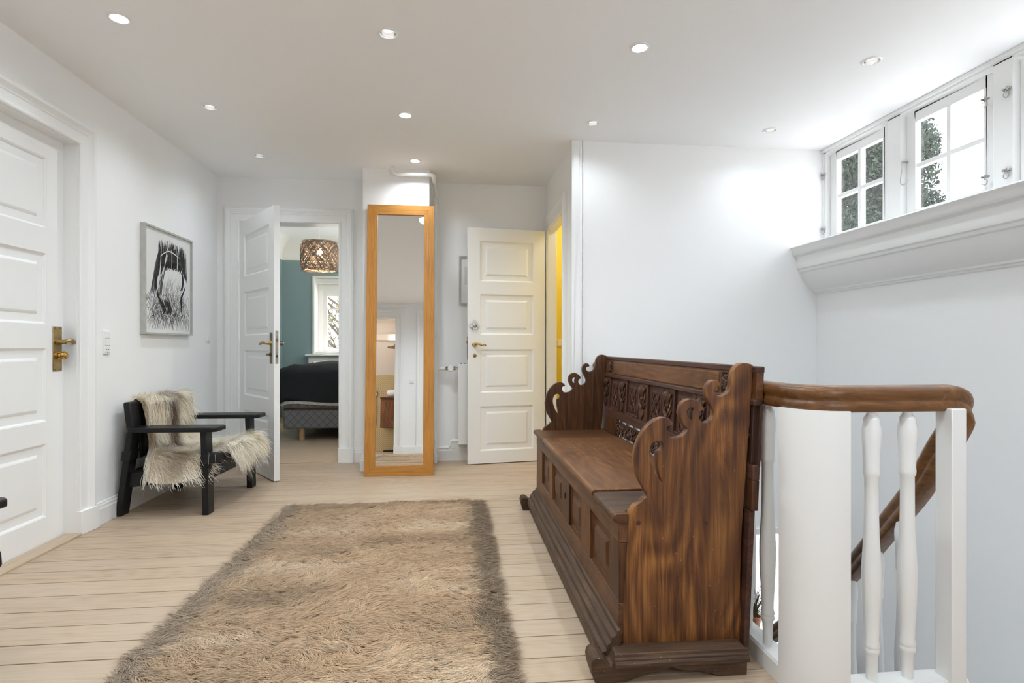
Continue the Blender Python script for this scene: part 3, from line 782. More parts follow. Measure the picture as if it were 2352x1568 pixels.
# ================================================================== NEXT ROOMS
# ---- bedroom
BX0, BX1, BY1 = -2.434, .78, 8.2
MB().box(BX0 - .1, BX1 + .1, YB + .15, BY1 + .3, -.3, -.001).build('floor_bedroom', 'plank', kind='structure')
WB0, WB1, WBZ0, WBZ1 = -2.014, .25, .905, 2.016  # opening widened beyond its visible part to let more daylight in
m = MB().box(BX0 - .15, WB0, BY1, BY1 + .34, -.3, 2.24).box(WB1, BX1 + .1, BY1, BY1 + .34, -.3, 2.24).box(WB0, WB1, BY1, BY1 + .34, -.3, WBZ0).box(WB0, WB1, BY1, BY1 + .34, WBZ1, 2.24)
m.build('wall_bedroom_back', 'teal', kind='structure')
MB().box(BX0 - .15, BX0, YB + .16, BY1, -.3, 2.24).build('wall_bedroom_left', 'teal', kind='structure')
MB().box(BX1, BX1 + .1, YB + .16, 6.1, -.3, 2.24).box(BX1, BX1 + .1, 7.7, BY1, -.3, 2.24).box(BX1, BX1 + .1, 6.1, 7.7, -.3, .9).box(BX1, BX1 + .1, 6.1, 7.7, 2.05, 2.24).build('wall_bedroom_right', 'teal', kind='structure')
w = thing('window_9', (BX1, 6.9, .9), kind='structure', label='white side window of the bedroom')  # added window out of view, brings extra daylight into the bedroom
wp(MB().box(BX1 + .02, BX1 + .07, 6.1, 6.16, .9, 2.05).box(BX1 + .02, BX1 + .07, 7.64, 7.7, .9, 2.05).box(BX1 + .02, BX1 + .07, 6.16, 7.64, .9, .96).box(BX1 + .02, BX1 + .07, 6.16, 7.64, 1.99, 2.05).box(BX1 + .02, BX1 + .07, 6.87, 6.93, .96, 1.99), 'frame', 'gloss', w)
for a_, b_ in ((6.16, 6.87), (6.93, 7.64)): wp(MB().box(BX1 + .04, BX1 + .044, a_, b_, .96, 1.99), 'pane', 'glass', w)
cv = [(0, 0), (.002, .05)] + [(.30 * (1 - math.cos(t)), .05 + .26 * math.sin(t)) for t in np.linspace(.15, 1.57, 8)] + [(.3, .36), (-.15, .36), (-.15, 0)]
m = MB().sweep(cv, [(BX0, YB + .16, 2.24), (BX0, BY1, 2.24), (BX1, BY1, 2.24)], (0, 0, 1)).box(BX0 + .25, BX1 + .1, YB + .1, BY1 - .25, 2.55, 2.62).box(BX0, BX0 + .3, YB + .1, YB + .16, 2.3, 2.62)
m.build('ceiling_bedroom', 'ceil', kind='structure', smooth=30)
MB().box(BX0 - .1, XL - .1, YB + .15, YB + .17, -.3, 2.62).box(BX0 - .1, BX1, YB + .10, YB + .16, CE + .1, 2.62).build('wall_bedroom_front', 'wall', kind='structure')
w = thing('window_6', (WB0, BY1, WBZ0), kind='structure', label='white bedroom window with deep reveal and small panes')
e = .03
wp(MB().box(WB0, WB0 + e, BY1 - .015, BY1 + .34, WBZ0, WBZ1).box(WB1 - e, WB1, BY1 - .015, BY1 + .34, WBZ0, WBZ1).box(WB0 + e, WB1 - e, BY1 - .015, BY1 + .34, WBZ1 - e, WBZ1).box(WB0 + e, WB1 - e, BY1, BY1 + .34, WBZ0, WBZ0 + e), 'reveal', 'gloss', w, bevel=.003)
wp(MB().box(WB0 - .08, WB1 + .1, BY1 - .12, BY1 + .05, WBZ0 - .035, WBZ0).box(WB0 - .045, WB1 + .06, BY1 - .075, BY1 + .0, WBZ0 - .135, WBZ0 - .035), 'sill', 'gloss', w, bevel=.012)
wy = BY1 + .22
x0, x1, z0, z1 = WB0 + .10, WB1 - e, WBZ0 + e, 1.80
wp(MB().box(WB0 + e, x0, wy - .02, wy + .05, WBZ0 + e, WBZ1 - e).box(x0, x1, wy - .02, wy + .05, z1, WBZ1 - e), 'frame', 'gloss', w, bevel=.003)
wp(MB().box(x0, x0 + .05, wy, wy + .04, z0, z1).box(x1 - .05, x1, wy, wy + .04, z0, z1).box(x0 + .05, x1 - .05, wy, wy + .04, z0, z0 + .05).box(x0 + .05, x1 - .05, wy, wy + .04, z1 - .05, z1), 'sash', 'gloss', w, bevel=.003)
gx = np.linspace(x0 + .05, x1 - .05, 10); gz = np.linspace(z0 + .05, z1 - .05, 5)
for g in gx[1:-1]: wp(MB().box(g - .009, g + .009, wy + .004, wy + .034, z0 + .05, z1 - .05), 'glazing_bar', 'gloss', w)
for g in gz[1:-1]: wp(MB().box(x0 + .05, x1 - .05, wy + .006, wy + .032, g - .009, g + .009), 'glazing_bar', 'gloss', w)
for i in range(9):
    for j in range(4):
        wp(MB().box(gx[i], gx[i + 1], wy + .018, wy + .021, gz[j], gz[j + 1]), 'pane', 'glass', w)
bl = MB().box(WB0 + .06, WB1 - e, BY1 + .02, BY1 + .08, WBZ1 - .10, WBZ1 - e - .003).box(WB0 + .065, WB1 - e, BY1 + .10, BY1 + .104, WBZ1 - .19, WBZ1 - .06)
o = wp(bl, 'roller_blind', 'plastic', thing('window_blind', (WB0 + .5, BY1 + .05, WBZ1 - .19), 'white roller blind rolled up at the bedroom window', 'blind'), bevel=.004)
bk = MB().box(-1.62, -1.35, BY1 - .09, BY1 + .02, WBZ0, WBZ0 + .075).build('wicker_basket', 'basket', bevel=.008)
tag(bk, 'small brown wicker basket on the bedroom window sill', 'basket')
# ---- bed
bed = thing('bed', (-1.0, 7.15, 0), 'grey quilted box bed with beech legs in the teal bedroom', 'bed')
bx0, bx1, by0, by1 = -1.816, -.20, 6.15, 8.14
wp(MB().box(bx0, bx1, by0, by1, .134, .335), 'base', 'quilt', bed, bevel=.02, bseg=3)
wp(MB().box(bx0 - .002, bx1 + .002, by0 - .003, by1, .335, .347), 'piping', 'brown_piping', bed, bevel=.003)
wp(MB().box(bx0, bx1, by0, by1, .347, .53), 'mattress', 'quilt', bed, bevel=.025, bseg=3)
for lx in (bx0 + .17, bx1 - .17):
    for ly in (by0 + .10, by1 - .12):
        wp(MB().lathe([(.030, 0), (.034, .14)], (lx, ly, 0), 'Z', 14), 'leg', 'leg_wood', bed, smooth=40)
# blanket: soft thick cover falling over the foot and the side
def cover(name, material, zt, out, low, th, cat, label, yback=8.12):
    nx, ny = 40, 36
    V = []; F = []
    for j in range(ny + 1):
        for i in range(nx + 1):
            u = i / nx; v = j / ny
            sx = (u * 2 - 1); 
            X = -1.008 + sx * 1.20; Yv = by0 - .45 + v * (yback - by0 + .45)
            # fold over edges
            ex = max(0, bx0 + .05 - X); ey = max(0, by0 + .08 - Yv); ez = max(0, X - (bx1 - .05))
            d = math.sqrt(ex * ex + ey * ey + ez * ez)
            wob = .012 * math.sin(X * 9 + Yv * 4) + .01 * math.sin(Yv * 13 - X * 5)
            if d == 0:
                z = zt + wob + .025 * math.exp(-((X + 1.4) / .5) ** 2)
                p = (X, Yv, z)
            else:
                r = .17
                a = min(d / r, math.pi / 2 * .97)
                hx = (-ex + ez) / d; hy = -ey / d
                off = r * math.sin(a)
                dn = r * (1 - math.cos(a)) + max(0, d - r * a)
                bxp = min(max(X, bx0 + .05), bx1 - .05); byp = max(Yv, by0 + .08)
                off = min(off, .075 + out)
                z = zt + wob * .4 - dn * 1.0
                p = (bxp + hx * off, byp + hy * off + .006 * math.sin(X * 14), max(z, low + .012 * math.sin(X * 7 + 1)))
            V.append(p)
    for j in range(ny):
        for i in range(nx):
            a = j * (nx + 1) + i; F.append((a, a + 1, a + nx + 2, a + nx + 1))
    mb = MB(); mb.v = V; mb.f = F
    o_ = mb.build(name, material, smooth=80)
    md = o_.modifiers.new('thickness', 'SOLIDIFY'); md.thickness = th; md.offset = 1
    return tag(o_, label, cat)
cover('bed_sheet', 'sheet', .77, .028, .392, .006, 'sheet', 'pale patterned sheet hanging out below the dark blanket on the bed')
cover('blanket', 'blanket', .785, .050, .425, .012, 'blanket', 'charcoal knitted blanket draped over the bed foot')
# ---- pendant lamp with woven shade
lamp = thing('pendant_lamp', (-1.59, 6.8, 1.908), 'woven brown drum pendant lamp glowing over the bed', 'lamp')
def drum(z):    # radius by height 0..0.34
    return .215 * (1 - .16 * abs((z - .17) / .17) ** 5)
mb = MB()
for k in range(500):
    a0 = random.random() * 6.283; da = random.choice((-1, 1)) * (0.6 + random.random() * 1.5); pts = []
    for i in range(9):
        f = i / 8; z = .34 * f; a = a0 + da * f; r = drum(z) + random.uniform(-.003, .003)
        pts.append((r * math.cos(a), r * math.sin(a), z))
    mb.tube(pts, .0021, 3, caps=False)
for k in range(60):
    z = random.uniform(.0, .34); a0 = random.random() * 6.283; dz = random.uniform(-.05, .05)
    mb.tube([(drum(z) * math.cos(a0 + t), drum(z) * math.sin(a0 + t), min(.34, max(0, z + dz * t))) for t in np.linspace(0, 2.5, 12)], .0022, 3, caps=False)
for k in range(70):    # turned-in top and bottom rims
    for zz, r1 in ((0.002, .178), (.338, .178)):
        a0 = random.random() * 6.283; da = random.uniform(-.8, .8)
        mb.tube([(r1 * (1 - .45 * f) * math.cos(a0 + da * f), r1 * (1 - .45 * f) * math.sin(a0 + da * f), zz) for f in (0, .5, 1)], .002, 3, caps=False)
mb.build('shade', 'fibre', lamp)
MB().lathe([(.012, .19), (.030, .20), (.034, .22), (.028, .245), (.014, .262), (.013, .30)], (0, 0, 0), 'Z', 14).build('bulb', 'bulb', lamp, smooth=60)
MB().lathe([(.018, .26), (.018, .32), (.006, .33)], (0, 0, 0), 'Z', 12).build('socket', 'plastic', lamp)
MB().tube([(0, 0, .32), (0, 0, .50), (0.002, 0, .56), (.02, 0, .571), (.25, .02, .565), (.7, .1, .60)], .003, 6).build('cord', 'plastic', lamp)
ld = bpy.data.lights.new('bulb_light', 'POINT'); ld.energy = 6; ld.color = (1, .85, .65); ld.shadow_soft_size = .03
lo = bpy.data.objects.new('bulb_light', ld); COL.objects.link(lo); lo.parent = lamp; lo.location = (0, 0, .17)
# ---- yellow room
MB().box(XA + .05, 2.5, YF + .10, 5.7, -.3, -.001).build('floor_yellow_room', 'plank', kind='structure')
MB().box(XA + .05, 2.5, 5.6, 5.7, 0, 2.47).box(1.75, 1.85, YF + .10, 5.6, 0, 2.47).box(XA + .055, XA + .065, YB + .002, 5.6, 0, 2.47).box(XA + .075, 1.75, YF + .10, YF + .11, 0, 2.47).build('wall_yellow_room', 'yellow', kind='structure')
MB().box(XA + .05, 2.5, YF + .10, 5.7, 2.47, 2.57).build('ceiling_yellow_room', 'ceil', kind='structure')
yl = thing('added_ceiling_lamp', (1.35, 4.75, 2.38), 'round opal ceiling lamp in the yellow room', 'lamp')  # lamp added out of view to light the yellow walls
MB().lathe([(.10, .09), (.12, .06), (.12, .03), (.08, .0), (.02, -.01)], (0, 0, 0), 'Z', 20).build('shade', mat('opal_glass', (.9, .9, .88), .4, emit=(1, .93, .8), estr=4.0), yl, smooth=50)
ld = bpy.data.lights.new('bulb_light', 'POINT'); ld.energy = 2.0; ld.color = (.95, .97, 1); ld.shadow_soft_size = .1
lo = bpy.data.objects.new('bulb_light', ld); COL.objects.link(lo); lo.parent = yl; lo.location = (0, 0, -.10)
def switch(loc, N, U, rows, label, name='light_switch', w=.055, h=.055, group=None):
    """wall switch: N wall normal, U sideways; rows = list of 'rocker'/'socket' from the top"""
    t_ = thing(name, loc, label, 'switch', group)
    N = Vector(N); U = Vector(U); Z = Vector((0, 0, 1)); n = len(rows)
    def slab(u0, u1, z0_, z1_, d0, d1):
        lo_ = [U * u0 + Z * z0_ + N * d0, U * u1 + Z * z0_ + N * d0, U * u1 + Z * z1_ + N * d0, U * u0 + Z * z1_ + N * d0]
        hi_ = [U * u0 + Z * z0_ + N * d1, U * u1 + Z * z0_ + N * d1, U * u1 + Z * z1_ + N * d1, U * u0 + Z * z1_ + N * d1]
        return MB().hexa(lo_, hi_)
    H_ = h * n
    slab(-w / 2 - .008, w / 2 + .008, -H_ / 2 - .008, H_ / 2 + .008, 0, .008).build('cover_plate', 'plastic', t_, bevel=.003)
    for k, r_ in enumerate(rows):
        zt_ = H_ / 2 - h * k
        q = slab(-w / 2, w / 2, zt_ - h + .002, zt_ - .002, .006, .013 if r_ == 'rocker' else .0105).build(r_, 'plastic', t_, bevel=.002)
        if r_ == 'socket':
            for uu, zz in ((-.010, -.022), (.010, -.022), (0, -.036)):
                c = U * uu + Z * (zt_ + zz) + N * .0106
                hb = MB(); hb.tube([c, c + N * .0008], .0032, 8); hb.build('socket_hole', 'dark', q)
    return t_
switch((1.078, 5.6, 1.048), (0, -1, 0), (1, 0, 0), ['rocker'], 'white light switch on the yellow wall', w=.06, h=.06)
switch((XL, 3.476, 1.040), (1, 0, 0), (0, 1, 0), ['rocker', 'rocker', 'socket'], 'white two-rocker switch with socket below on the left wall', name='switch_socket', h=.042, w=.045)
switch((XL, 4.82, 1.082), (1, 0, 0), (0, 1, 0), ['rocker'], 'small white light switch beside the bedroom door casing', w=.05, h=.045)
switch((-.70, YW, 1.165), (0, 1, 0), (1, 0, 0), ['rocker'], 'white light switch between two doors behind the viewpoint', w=.05, h=.05)
# ---- bathroom behind the viewpoint
QY = -1.95
MB().box(-2.6, -.85, QY - .1, YW - .13, -.3, -.001).build('floor_bathroom', 'plank', kind='structure')
MB().box(-2.6, -.85, QY - .1, QY, 0, 1.44).build('wall_bathroom_tiled', 'tile', kind='structure')
m = MB().box(-2.6, -.85, QY - .1, QY - .01, 1.44, 2.6).box(-2.7, -2.6, QY - .1, YW - .13, 0, 2.6).box(-.85, -.75, QY - .1, YW - .13, 0, 2.6).box(-2.6, -.85, QY, YW - .13, 2.5, 2.6).box(-2.6, -.85, QY, QY + .04, 2.12, 2.24)
m.build('wall_bathroom', 'beige', kind='structure')
van = thing('vanity_cabinet', (-1.10, QY, 0), 'dark walnut wall-hung vanity cabinet in the bathroom', 'cabinet')
wp(MB().box(-1.350, -.86, QY, QY + .46, .43, .95), 'body', 'walnut', van, bevel=.003)
wp(MB().box(-1.345, -.865, QY + .455, QY + .475, .435, .93), 'drawer_front', 'walnut', van, bevel=.003)
wp(MB().box(-1.358, -.86, QY, QY + .48, .96, .995), 'worktop', 'walnut', van, bevel=.003)
bs = MB().lathe([(.10, .995), (.155, 1.02), (.175, 1.07), (.172, 1.11), (.16, 1.125), (.145, 1.118), (.13, 1.03), (.02, 1.01)], (-1.10, QY + .24, 0), 'Z', 28).build('wash_basin', 'ceramic', smooth=50)
tag(bs, 'round white ceramic wash basin on the walnut vanity', 'basin')
sh = thing('shower_head', (-1.12, QY + .35, 1.93), 'round brown rain shower head in the bathroom', 'shower')
MB().lathe([(.02, .03), (.13, .015), (.14, 0), (.135, -.006)], (0, 0, 0), 'Z', 24).build('rose', 'brass_dark', sh, smooth=40)
MB().tube([(0, 0, .03), (0, -.02, .06), (0, -.35, .06)], .011, 8).build('arm', 'brass_dark', sh)
hs = thing('hand_shower', (-1.50, QY, .95), 'grey hand shower on the tiled bathroom wall', 'shower')
MB().tube([(0, .0, .10), (0, .04, .12), (0, .05, .2)], .012, 8).lathe([(.03, .0), (.03, .05)], (0, .0, .12), 'Y', 12).build('holder', 'steel', hs)
MB().tube([(0, .04, .14), (0, .035, .0), (.01, .03, -.3), (0, .02, -.5)], .007, 6).build('hose', 'steel', hs)
ms = MB().box(-1.28, -1.0, QY + .25, QY + .55, 0, .03).build('bathroom_scale', 'black', bevel=.008)
tag(ms, 'flat black bathroom scale on the bathroom floor', 'scale')
bl_ = thing('wall_lamp', (-1.20, QY + .04, 2.17), 'small lit wall lamp on the bathroom beam', 'lamp')
MB().lathe([(.03, 0), (.03, .03), (.02, .045)], (0, 0, 0), 'Y', 14).build('lens', 'lamp_on', bl_, smooth=40)
ld = bpy.data.lights.new('bulb_light', 'POINT'); ld.energy = 1.9; ld.color = (1, .9, .78); ld.shadow_soft_size = .05
lo = bpy.data.objects.new('bulb_light', ld); COL.objects.link(lo); lo.parent = bl_; lo.location = (-.3, .5, .1)
# ---- lower floor of the stairwell
m = MB().box(-.9, XLOW + .3, -.5, 6.2, -2.95, -2.85)
m.build('floor_lower', 'plank', kind='structure')
MB().box(-.9, XLOW + .3, 6.1, 6.2, -2.9, -.3).box(-1.0, -.9, -.5, 6.2, -2.9, -.3).box(-.9, XLOW + .3, -.6, -.5, -2.9, -.3).build('wall_lower', 'plaster', kind='structure')
MB().box(-.9, XLOW + .3, YF + .13, 6.2, -.36, -.31).box(-.9, .97, -.5, YF + .13, -.36, -.31).box(.97, XLOW + .1, -.5, 1.45, -.36, -.31).box(XA, .97, YF, YF + .13, -.36, -.3).build('ceiling_lower', 'ceil', kind='structure')
w = thing('window_7', (XLOW, 4.9, -1.46), kind='structure', label='white window lighting the lower flight of the stairs')
wp(MB().box(XLOW + .1, XLOW + .16, 4.35, 4.42, -1.46, -.36).box(XLOW + .1, XLOW + .16, 5.43, 5.5, -1.46, -.36).box(XLOW + .1, XLOW + .16, 4.42, 5.43, -1.46, -1.40).box(XLOW + .1, XLOW + .16, 4.42, 5.43, -.42, -.36).box(XLOW + .1, XLOW + .16, 4.89, 4.96, -1.40, -.42), 'frame', 'gloss', w, bevel=.003)
for a_, b_ in ((4.42, 4.89), (4.96, 5.43)):
    wp(MB().box(XLOW + .128, XLOW + .132, a_, b_, -1.40, -.42), 'pane', 'glass', w)
wp(MB().box(XLOW - .10, XLOW + .1, 4.30, 5.55, -1.49, -1.455), 'sill', 'gloss', w, bevel=.006)
pp = thing('potted_plant', (2.61, 4.62, -1.455), 'small wispy plant in a clay pot on the lower window sill', 'plant')
MB().lathe([(.035, 0), (.05, .10), (.054, .10), (.054, .12), (.046, .12), (.044, .09)], (0, 0, 0), 'Z', 14).build('pot', 'terracotta', pp, smooth=40)
mb = MB()
for k in range(60):
    a = random.random() * 6.28; r = random.uniform(.02, .12); h_ = random.uniform(.12, .3)
    mb.tube([(0, 0, .1), (r * .4 * math.cos(a), r * .4 * math.sin(a), .1 + h_ * .6), (r * math.cos(a), r * math.sin(a), .1 + h_)], .0022, 3, caps=False)
mb.build('stems', 'twigleaf', pp)

# ================================================================== STAIRS AND BALUSTRADE
bal = thing('stair_balustrade', (1.0, 1.6, 0), 'white turned stair balustrade with curved corner panel and varnished handrail', 'balustrade')
XB_, YB_ = 1.006, 1.488
RB = .10
arc = [(XB_ + RB - RB * math.cos(t), YB_ + RB - RB * math.sin(t), 0) for t in np.linspace(0, math.pi / 2, 13)]
# curb
path = [(XB_, YF, 0), (XB_, YB_ + RB, 0)] + arc[1:-1] + [(XB_ + RB, YB_, 0), (1.47, YB_, 0)]
wp(MB().sweep([(-.034, -.30), (.034, -.30), (.034, .052), (.028, .06), (-.028, .06), (-.034, .052)], path, (0, 0, 1)), 'curb', 'rail_white', bal)
# curved corner panel
wp(MB().sweep([(-.0355, -.30), (.0355, -.30), (.0355, .835), (-.0355, .835)], arc, (0, 0, 1)), 'corner_panel', 'rail_white', bal, smooth=30)
BPR = [(0.013, .83), (.0127, .822), (.0200, .812), (.0212, .806), (.0206, .800), (.0247, .783), (.0250, .762), (.0232, .735), (.0207, .670), (.0220, .658), (.0210, .648), (.0178, .642), (.0180, .58), (.0182, .54), (.0200, .47), (.0245, .39), (.0252, .35), (.0240, .30), (.0205, .23), (.0180, .175), (.0205, .164), (.0208, .157), (.0190, .152), (.0208, .147), (.0204, .139), (.0172, .134), (.0155, .122), (.0140, .06)]
def baluster(parent, x, y, z, k=1.0):
    return wp(MB().lathe([(r, h_ * k + z) for r, h_ in reversed(BPR)], (x, y, 0), 'Z', 20), 'baluster', 'rail_white', parent, smooth=35)
yy = 1.704
while yy < YF - .05:
    baluster(bal, XB_, yy, 0); yy += .119
for xx in (1.194, 1.306): baluster(bal, xx, YB_, 0)
wp(MB().box(1.405, 1.450, YB_ - .045, YB_ + .012, -.30, .84), 'newel_post', 'rail_white', bal, bevel=.003)
# handrail, in joined lengths
HP = [(-.020, -.038), (.020, -.038), (.026, -.034), (.029, -.022), (.027, -.012), (.023, -.008), (.023, -.004), (.027, .002), (.030, .012), (.030, .020), (.025, .030), (.014, .036), (0, .038), (-.014, .036), (-.025, .030), (-.030, .020), (-.030, .012), (-.027, .002), (-.023, -.004), (-.023, -.008), (-.027, -.012), (-.029, -.022), (-.026, -.034)]
RZ = .868
cum = [(XB_, YF - .002, RZ), (XB_, 3.0, RZ), (XB_, YB_ + RB + .03, RZ)]
wp(MB().sweep3(HP, cum), 'handrail_length', 'handrail_y', bal, smooth=50)
cum = [(XB_, YB_ + RB + .03, RZ)] + [(a[0], a[1], RZ) for a in arc] + [(XB_ + RB + .02, YB_, RZ)]
wp(MB().sweep3(HP, cum), 'handrail_bend', 'handrail', bal, smooth=50)
wp(MB().sweep3(HP, [(XB_ + RB + .02, YB_, RZ), (1.25, YB_, RZ), (1.395, YB_, RZ)]), 'handrail_length', 'handrail', bal, smooth=50)
goose = smooth_loop([(1.395, YB_, RZ), (1.44, YB_ + .001, RZ - .001), (1.475, YB_ + .006, RZ - .014), (1.493, YB_ + .020, RZ - .048), (1.496, YB_ + .045, RZ - .10), (1.493, YB_ + .09, RZ - .175), (1.503, 1.67, .555), (1.545, 1.83, .395), (1.60, 2.01, .225)], 4, False)
wp(MB().sweep3(HP, goose), 'handrail_bend', 'handrail_y', bal, smooth=50)
LOWR = smooth_loop([(1.60, 2.01, .225), (1.653, 2.192, .06), (1.735, 2.56, -.25), (1.80, 2.931, -.560), (1.86, 3.45, -.99), (1.93, 4.1, -1.54)], 4, False)
wp(MB().sweep3(HP, LOWR), 'handrail_length', 'handrail_y', bal, smooth=50)
# stairs: winding flight under the lower rail
st = thing('staircase', (1.6, 2.5, -2.85), 'white wooden staircase going down along the stairwell wall', 'stairs')
full = goose[16:] + LOWR[1:]
fy = [p[1] for p in full]; fx = [p[0] for p in full]; fz = [p[2] for p in full]
ty = 1.50; k = 0; zt_ = 0.0
while zt_ > -2.7:
    zt_ -= .195; ty1 = ty + .225
    xa, xb = float(np.interp(ty, fy, fx)), float(np.interp(ty1, fy, fx))
    lo_ = [(xa - .03, ty - .02, zt_ - .035), (XLOW - .002, ty - .02, zt_ - .035), (XLOW - .002, ty1, zt_ - .035), (xb - .03, ty1, zt_ - .035)]
    wp(MB().hexa(lo_, [(p[0], p[1], p[2] + .035) for p in lo_]), 'tread', 'rail_white', st, bevel=.006)
    wp(MB().hexa([(xa, ty, zt_ - .01), (XLOW, ty, zt_ - .01), (XLOW, ty + .018, zt_ - .01), (xa, ty + .018, zt_ - .01)], [(xa, ty, zt_ + .17), (XLOW, ty, zt_ + .17), (XLOW, ty + .018, zt_ + .17), (xa, ty + .018, zt_ + .17)]), 'riser', 'rail_white', st)
    ty = ty1
sp_ = [(x, y, z - .92) for x, y, z in full]
wp(MB().sweep3([(-.02, -.16), (.02, -.16), (.02, .10), (-.02, .10)], sp_), 'string_board', 'rail_white', st, smooth=40)
for yv in (1.755, 1.94, 2.165, 2.38, 2.6, 2.82, 3.04, 3.26, 3.48, 3.7):
    xv = float(np.interp(yv, fy, fx)); zv = float(np.interp(yv, fy, fz))
    baluster(st, xv, yv, zv - .86)

# ================================================================== HALL FITTINGS
# ---- boxed chimney breast
MB().box(-.743, -.207, 4.640, YB, 0, CE).build('wall_chimney', 'wall', kind='structure')
MB().sweep(BB, [(-.743, YB, 0), (-.743, 4.640, 0), (-.207, 4.640, 0), (-.207, YB, 0)], (0, 0, 1), side=1).build('baseboard_chimney', 'gloss', kind='structure')
# ---- heating pipes
pipe = thing('heating_pipe', (-.165, 4.90, 0), 'white painted heating pipe rising beside the mirror to the ceiling', 'pipe')
wp(MB().tube([(-.165, 4.90, 0), (-.165, 4.90, 2.29)], .0145, 14), 'riser', 'pipe', pipe, smooth=50)
up = smooth_loop([(-.165, 4.90, 2.28), (-.165, 4.895, 2.31), (-.165, 4.86, 2.335), (-.166, 4.70, 2.37), (-.168, 4.60, 2.395), (-.175, 4.575, 2.405), (-.20, 4.572, 2.410), (-.23, 4.572, 2.410)], 4, False)
wp(MB().tube(up, .0165, 14), 'elbow', 'pipe', pipe, smooth=60)
wp(MB().tube([(-.22, 4.572, 2.410), (-.435, 4.572, 2.408)], .0165, 14), 'cross_pipe', 'pipe', pipe, smooth=50)
wp(MB().tube(smooth_loop([(-.425, 4.572, 2.408), (-.46, 4.572, 2.410), (-.488, 4.572, 2.424), (-.499, 4.572, 2.445), (-.500, 4.572, 2.475)], 4, False), .0165, 14), 'elbow', 'pipe', pipe, smooth=60)
for a_, b_ in (((-.232, 4.572, 2.41), (-.216, 4.572, 2.41)), ((-.440, 4.572, 2.408), (-.424, 4.572, 2.408)), ((-.165, 4.90, 2.25), (-.165, 4.90, 2.268)), ((-.165, 4.90, .875), (-.165, 4.90, .89)), ((-.165, 4.90, .75), (-.165, 4.90, .765)), ((-.165, 4.90, .19), (-.165, 4.90, .205)), ((-.165, 4.90, .055), (-.165, 4.90, .07))):
    wp(MB().tube([a_, b_], .0205, 14), 'collar', 'pipe', pipe, smooth=50)
wp(MB().box(-.15, -.118, 4.885, 4.895, 2.272, 2.284).lathe([(.008, 0), (.008, .03)], (-.135, 4.90, 2.265), 'Z', 8).box(-.175, -.155, 4.90, YB, 2.27, 2.282), 'clamp', 'pipe', pipe)
wp(MB().tube(smooth_loop([(-.165, 4.90, .80), (-.150, 4.90, .82), (-.125, 4.90, .823), (-.08, 4.90, .823)], 3, False), .0155, 12), 'branch', 'pipe', pipe, smooth=60)
wp(MB().tube(smooth_loop([(-.165, 4.90, .10), (-.145, 4.90, .128), (-.12, 4.90, .133), (-.065, 4.90, .133), (-.045, 4.90, .14), (-.040, 4.90, .165), (-.03, 4.90, .186), (-.005, 4.90, .192), (.05, 4.90, .192)], 3, False), .0125, 12), 'branch', 'pipe', pipe, smooth=60)
for a_ in ((-.07, .133), (-.012, .192)):
    wp(MB().tube([(a_[0], 4.90, a_[1]), (a_[0] + .016, 4.90, a_[1])], .0175, 12), 'collar', 'pipe', pipe, smooth=50)
rad = thing('radiator', (.35, 4.93, 0), 'white panel radiator behind the open door', 'radiator')
wp(MB().box(.031, .72, 4.885, 4.975, .155, .862), 'panel', 'pipe', rad, bevel=.006)
for i in range(22):
    wp(MB().box(.05 + .03 * i, .065 + .03 * i, 4.895, 4.965, .861, .865), 'vent_slot', 'dark', rad)
for x_ in (.10, .60):
    for z_ in (.25, .72): wp(MB().box(x_, x_ + .03, 4.97, YB, z_, z_ + .05), 'bracket', 'steel', rad)
wp(MB().tube([(-.085, 4.90, .823), (.034, 4.90, .823)], .010, 10).tube([(-.075, 4.90, .823), (-.055, 4.90, .823)], .018, 6).tube([(-.012, 4.90, .823), (.01, 4.90, .823)], .018, 6), 'valve', 'nickel', rad)
wp(MB().lathe([(.010, 4.90), (.022, 4.885), (.027, 4.872), (.027, 4.848), (.022, 4.842)], (-.033, 0, .823), 'Y', 18), 'valve_knob', 'plastic', rad, smooth=40)

# ---- leaning mirror
tilt = math.atan2(.165, 2.16)
mir = thing('leaning_mirror', (-.432, 4.425, 0), 'tall mirror in an orange oak frame leaning on the chimney breast', 'mirror')
mir.rotation_euler = (-tilt, 0, 0)
mw, mh, fw, ft = .266, 2.168, .080, .032
fz = lambda x, z: (x, 0, z); bz = lambda x, z: (x, ft, z)
MB().prism([(-mw, 0), (mw, 0), (mw - fw, fw), (-mw + fw, fw)], fz, bz).build('frame_side', 'oak_h', mir, bevel=.0015, bseg=1)
MB().prism([(-mw, mh), (-mw + fw, mh - fw), (mw - fw, mh - fw), (mw, mh)], fz, bz).build('frame_side', 'oak_h', mir, bevel=.0015, bseg=1)
MB().prism([(-mw, 0), (-mw + fw, fw), (-mw + fw, mh - fw), (-mw, mh)], fz, bz).build('frame_side', 'oak', mir, bevel=.0015, bseg=1)
MB().prism([(mw, 0), (mw, mh), (mw - fw, mh - fw), (mw - fw, fw)], fz, bz).build('frame_side', 'oak', mir, bevel=.0015, bseg=1)
MB().box(-mw + fw - .004, mw - fw + .004, .012, .016, fw - .004, mh - fw + .004).build('mirror_glass', 'mirror', mir)
MB().box(-mw + .01, mw - .01, .022, .030, .01, mh - .01).build('back_board', 'bench_grey', mir)

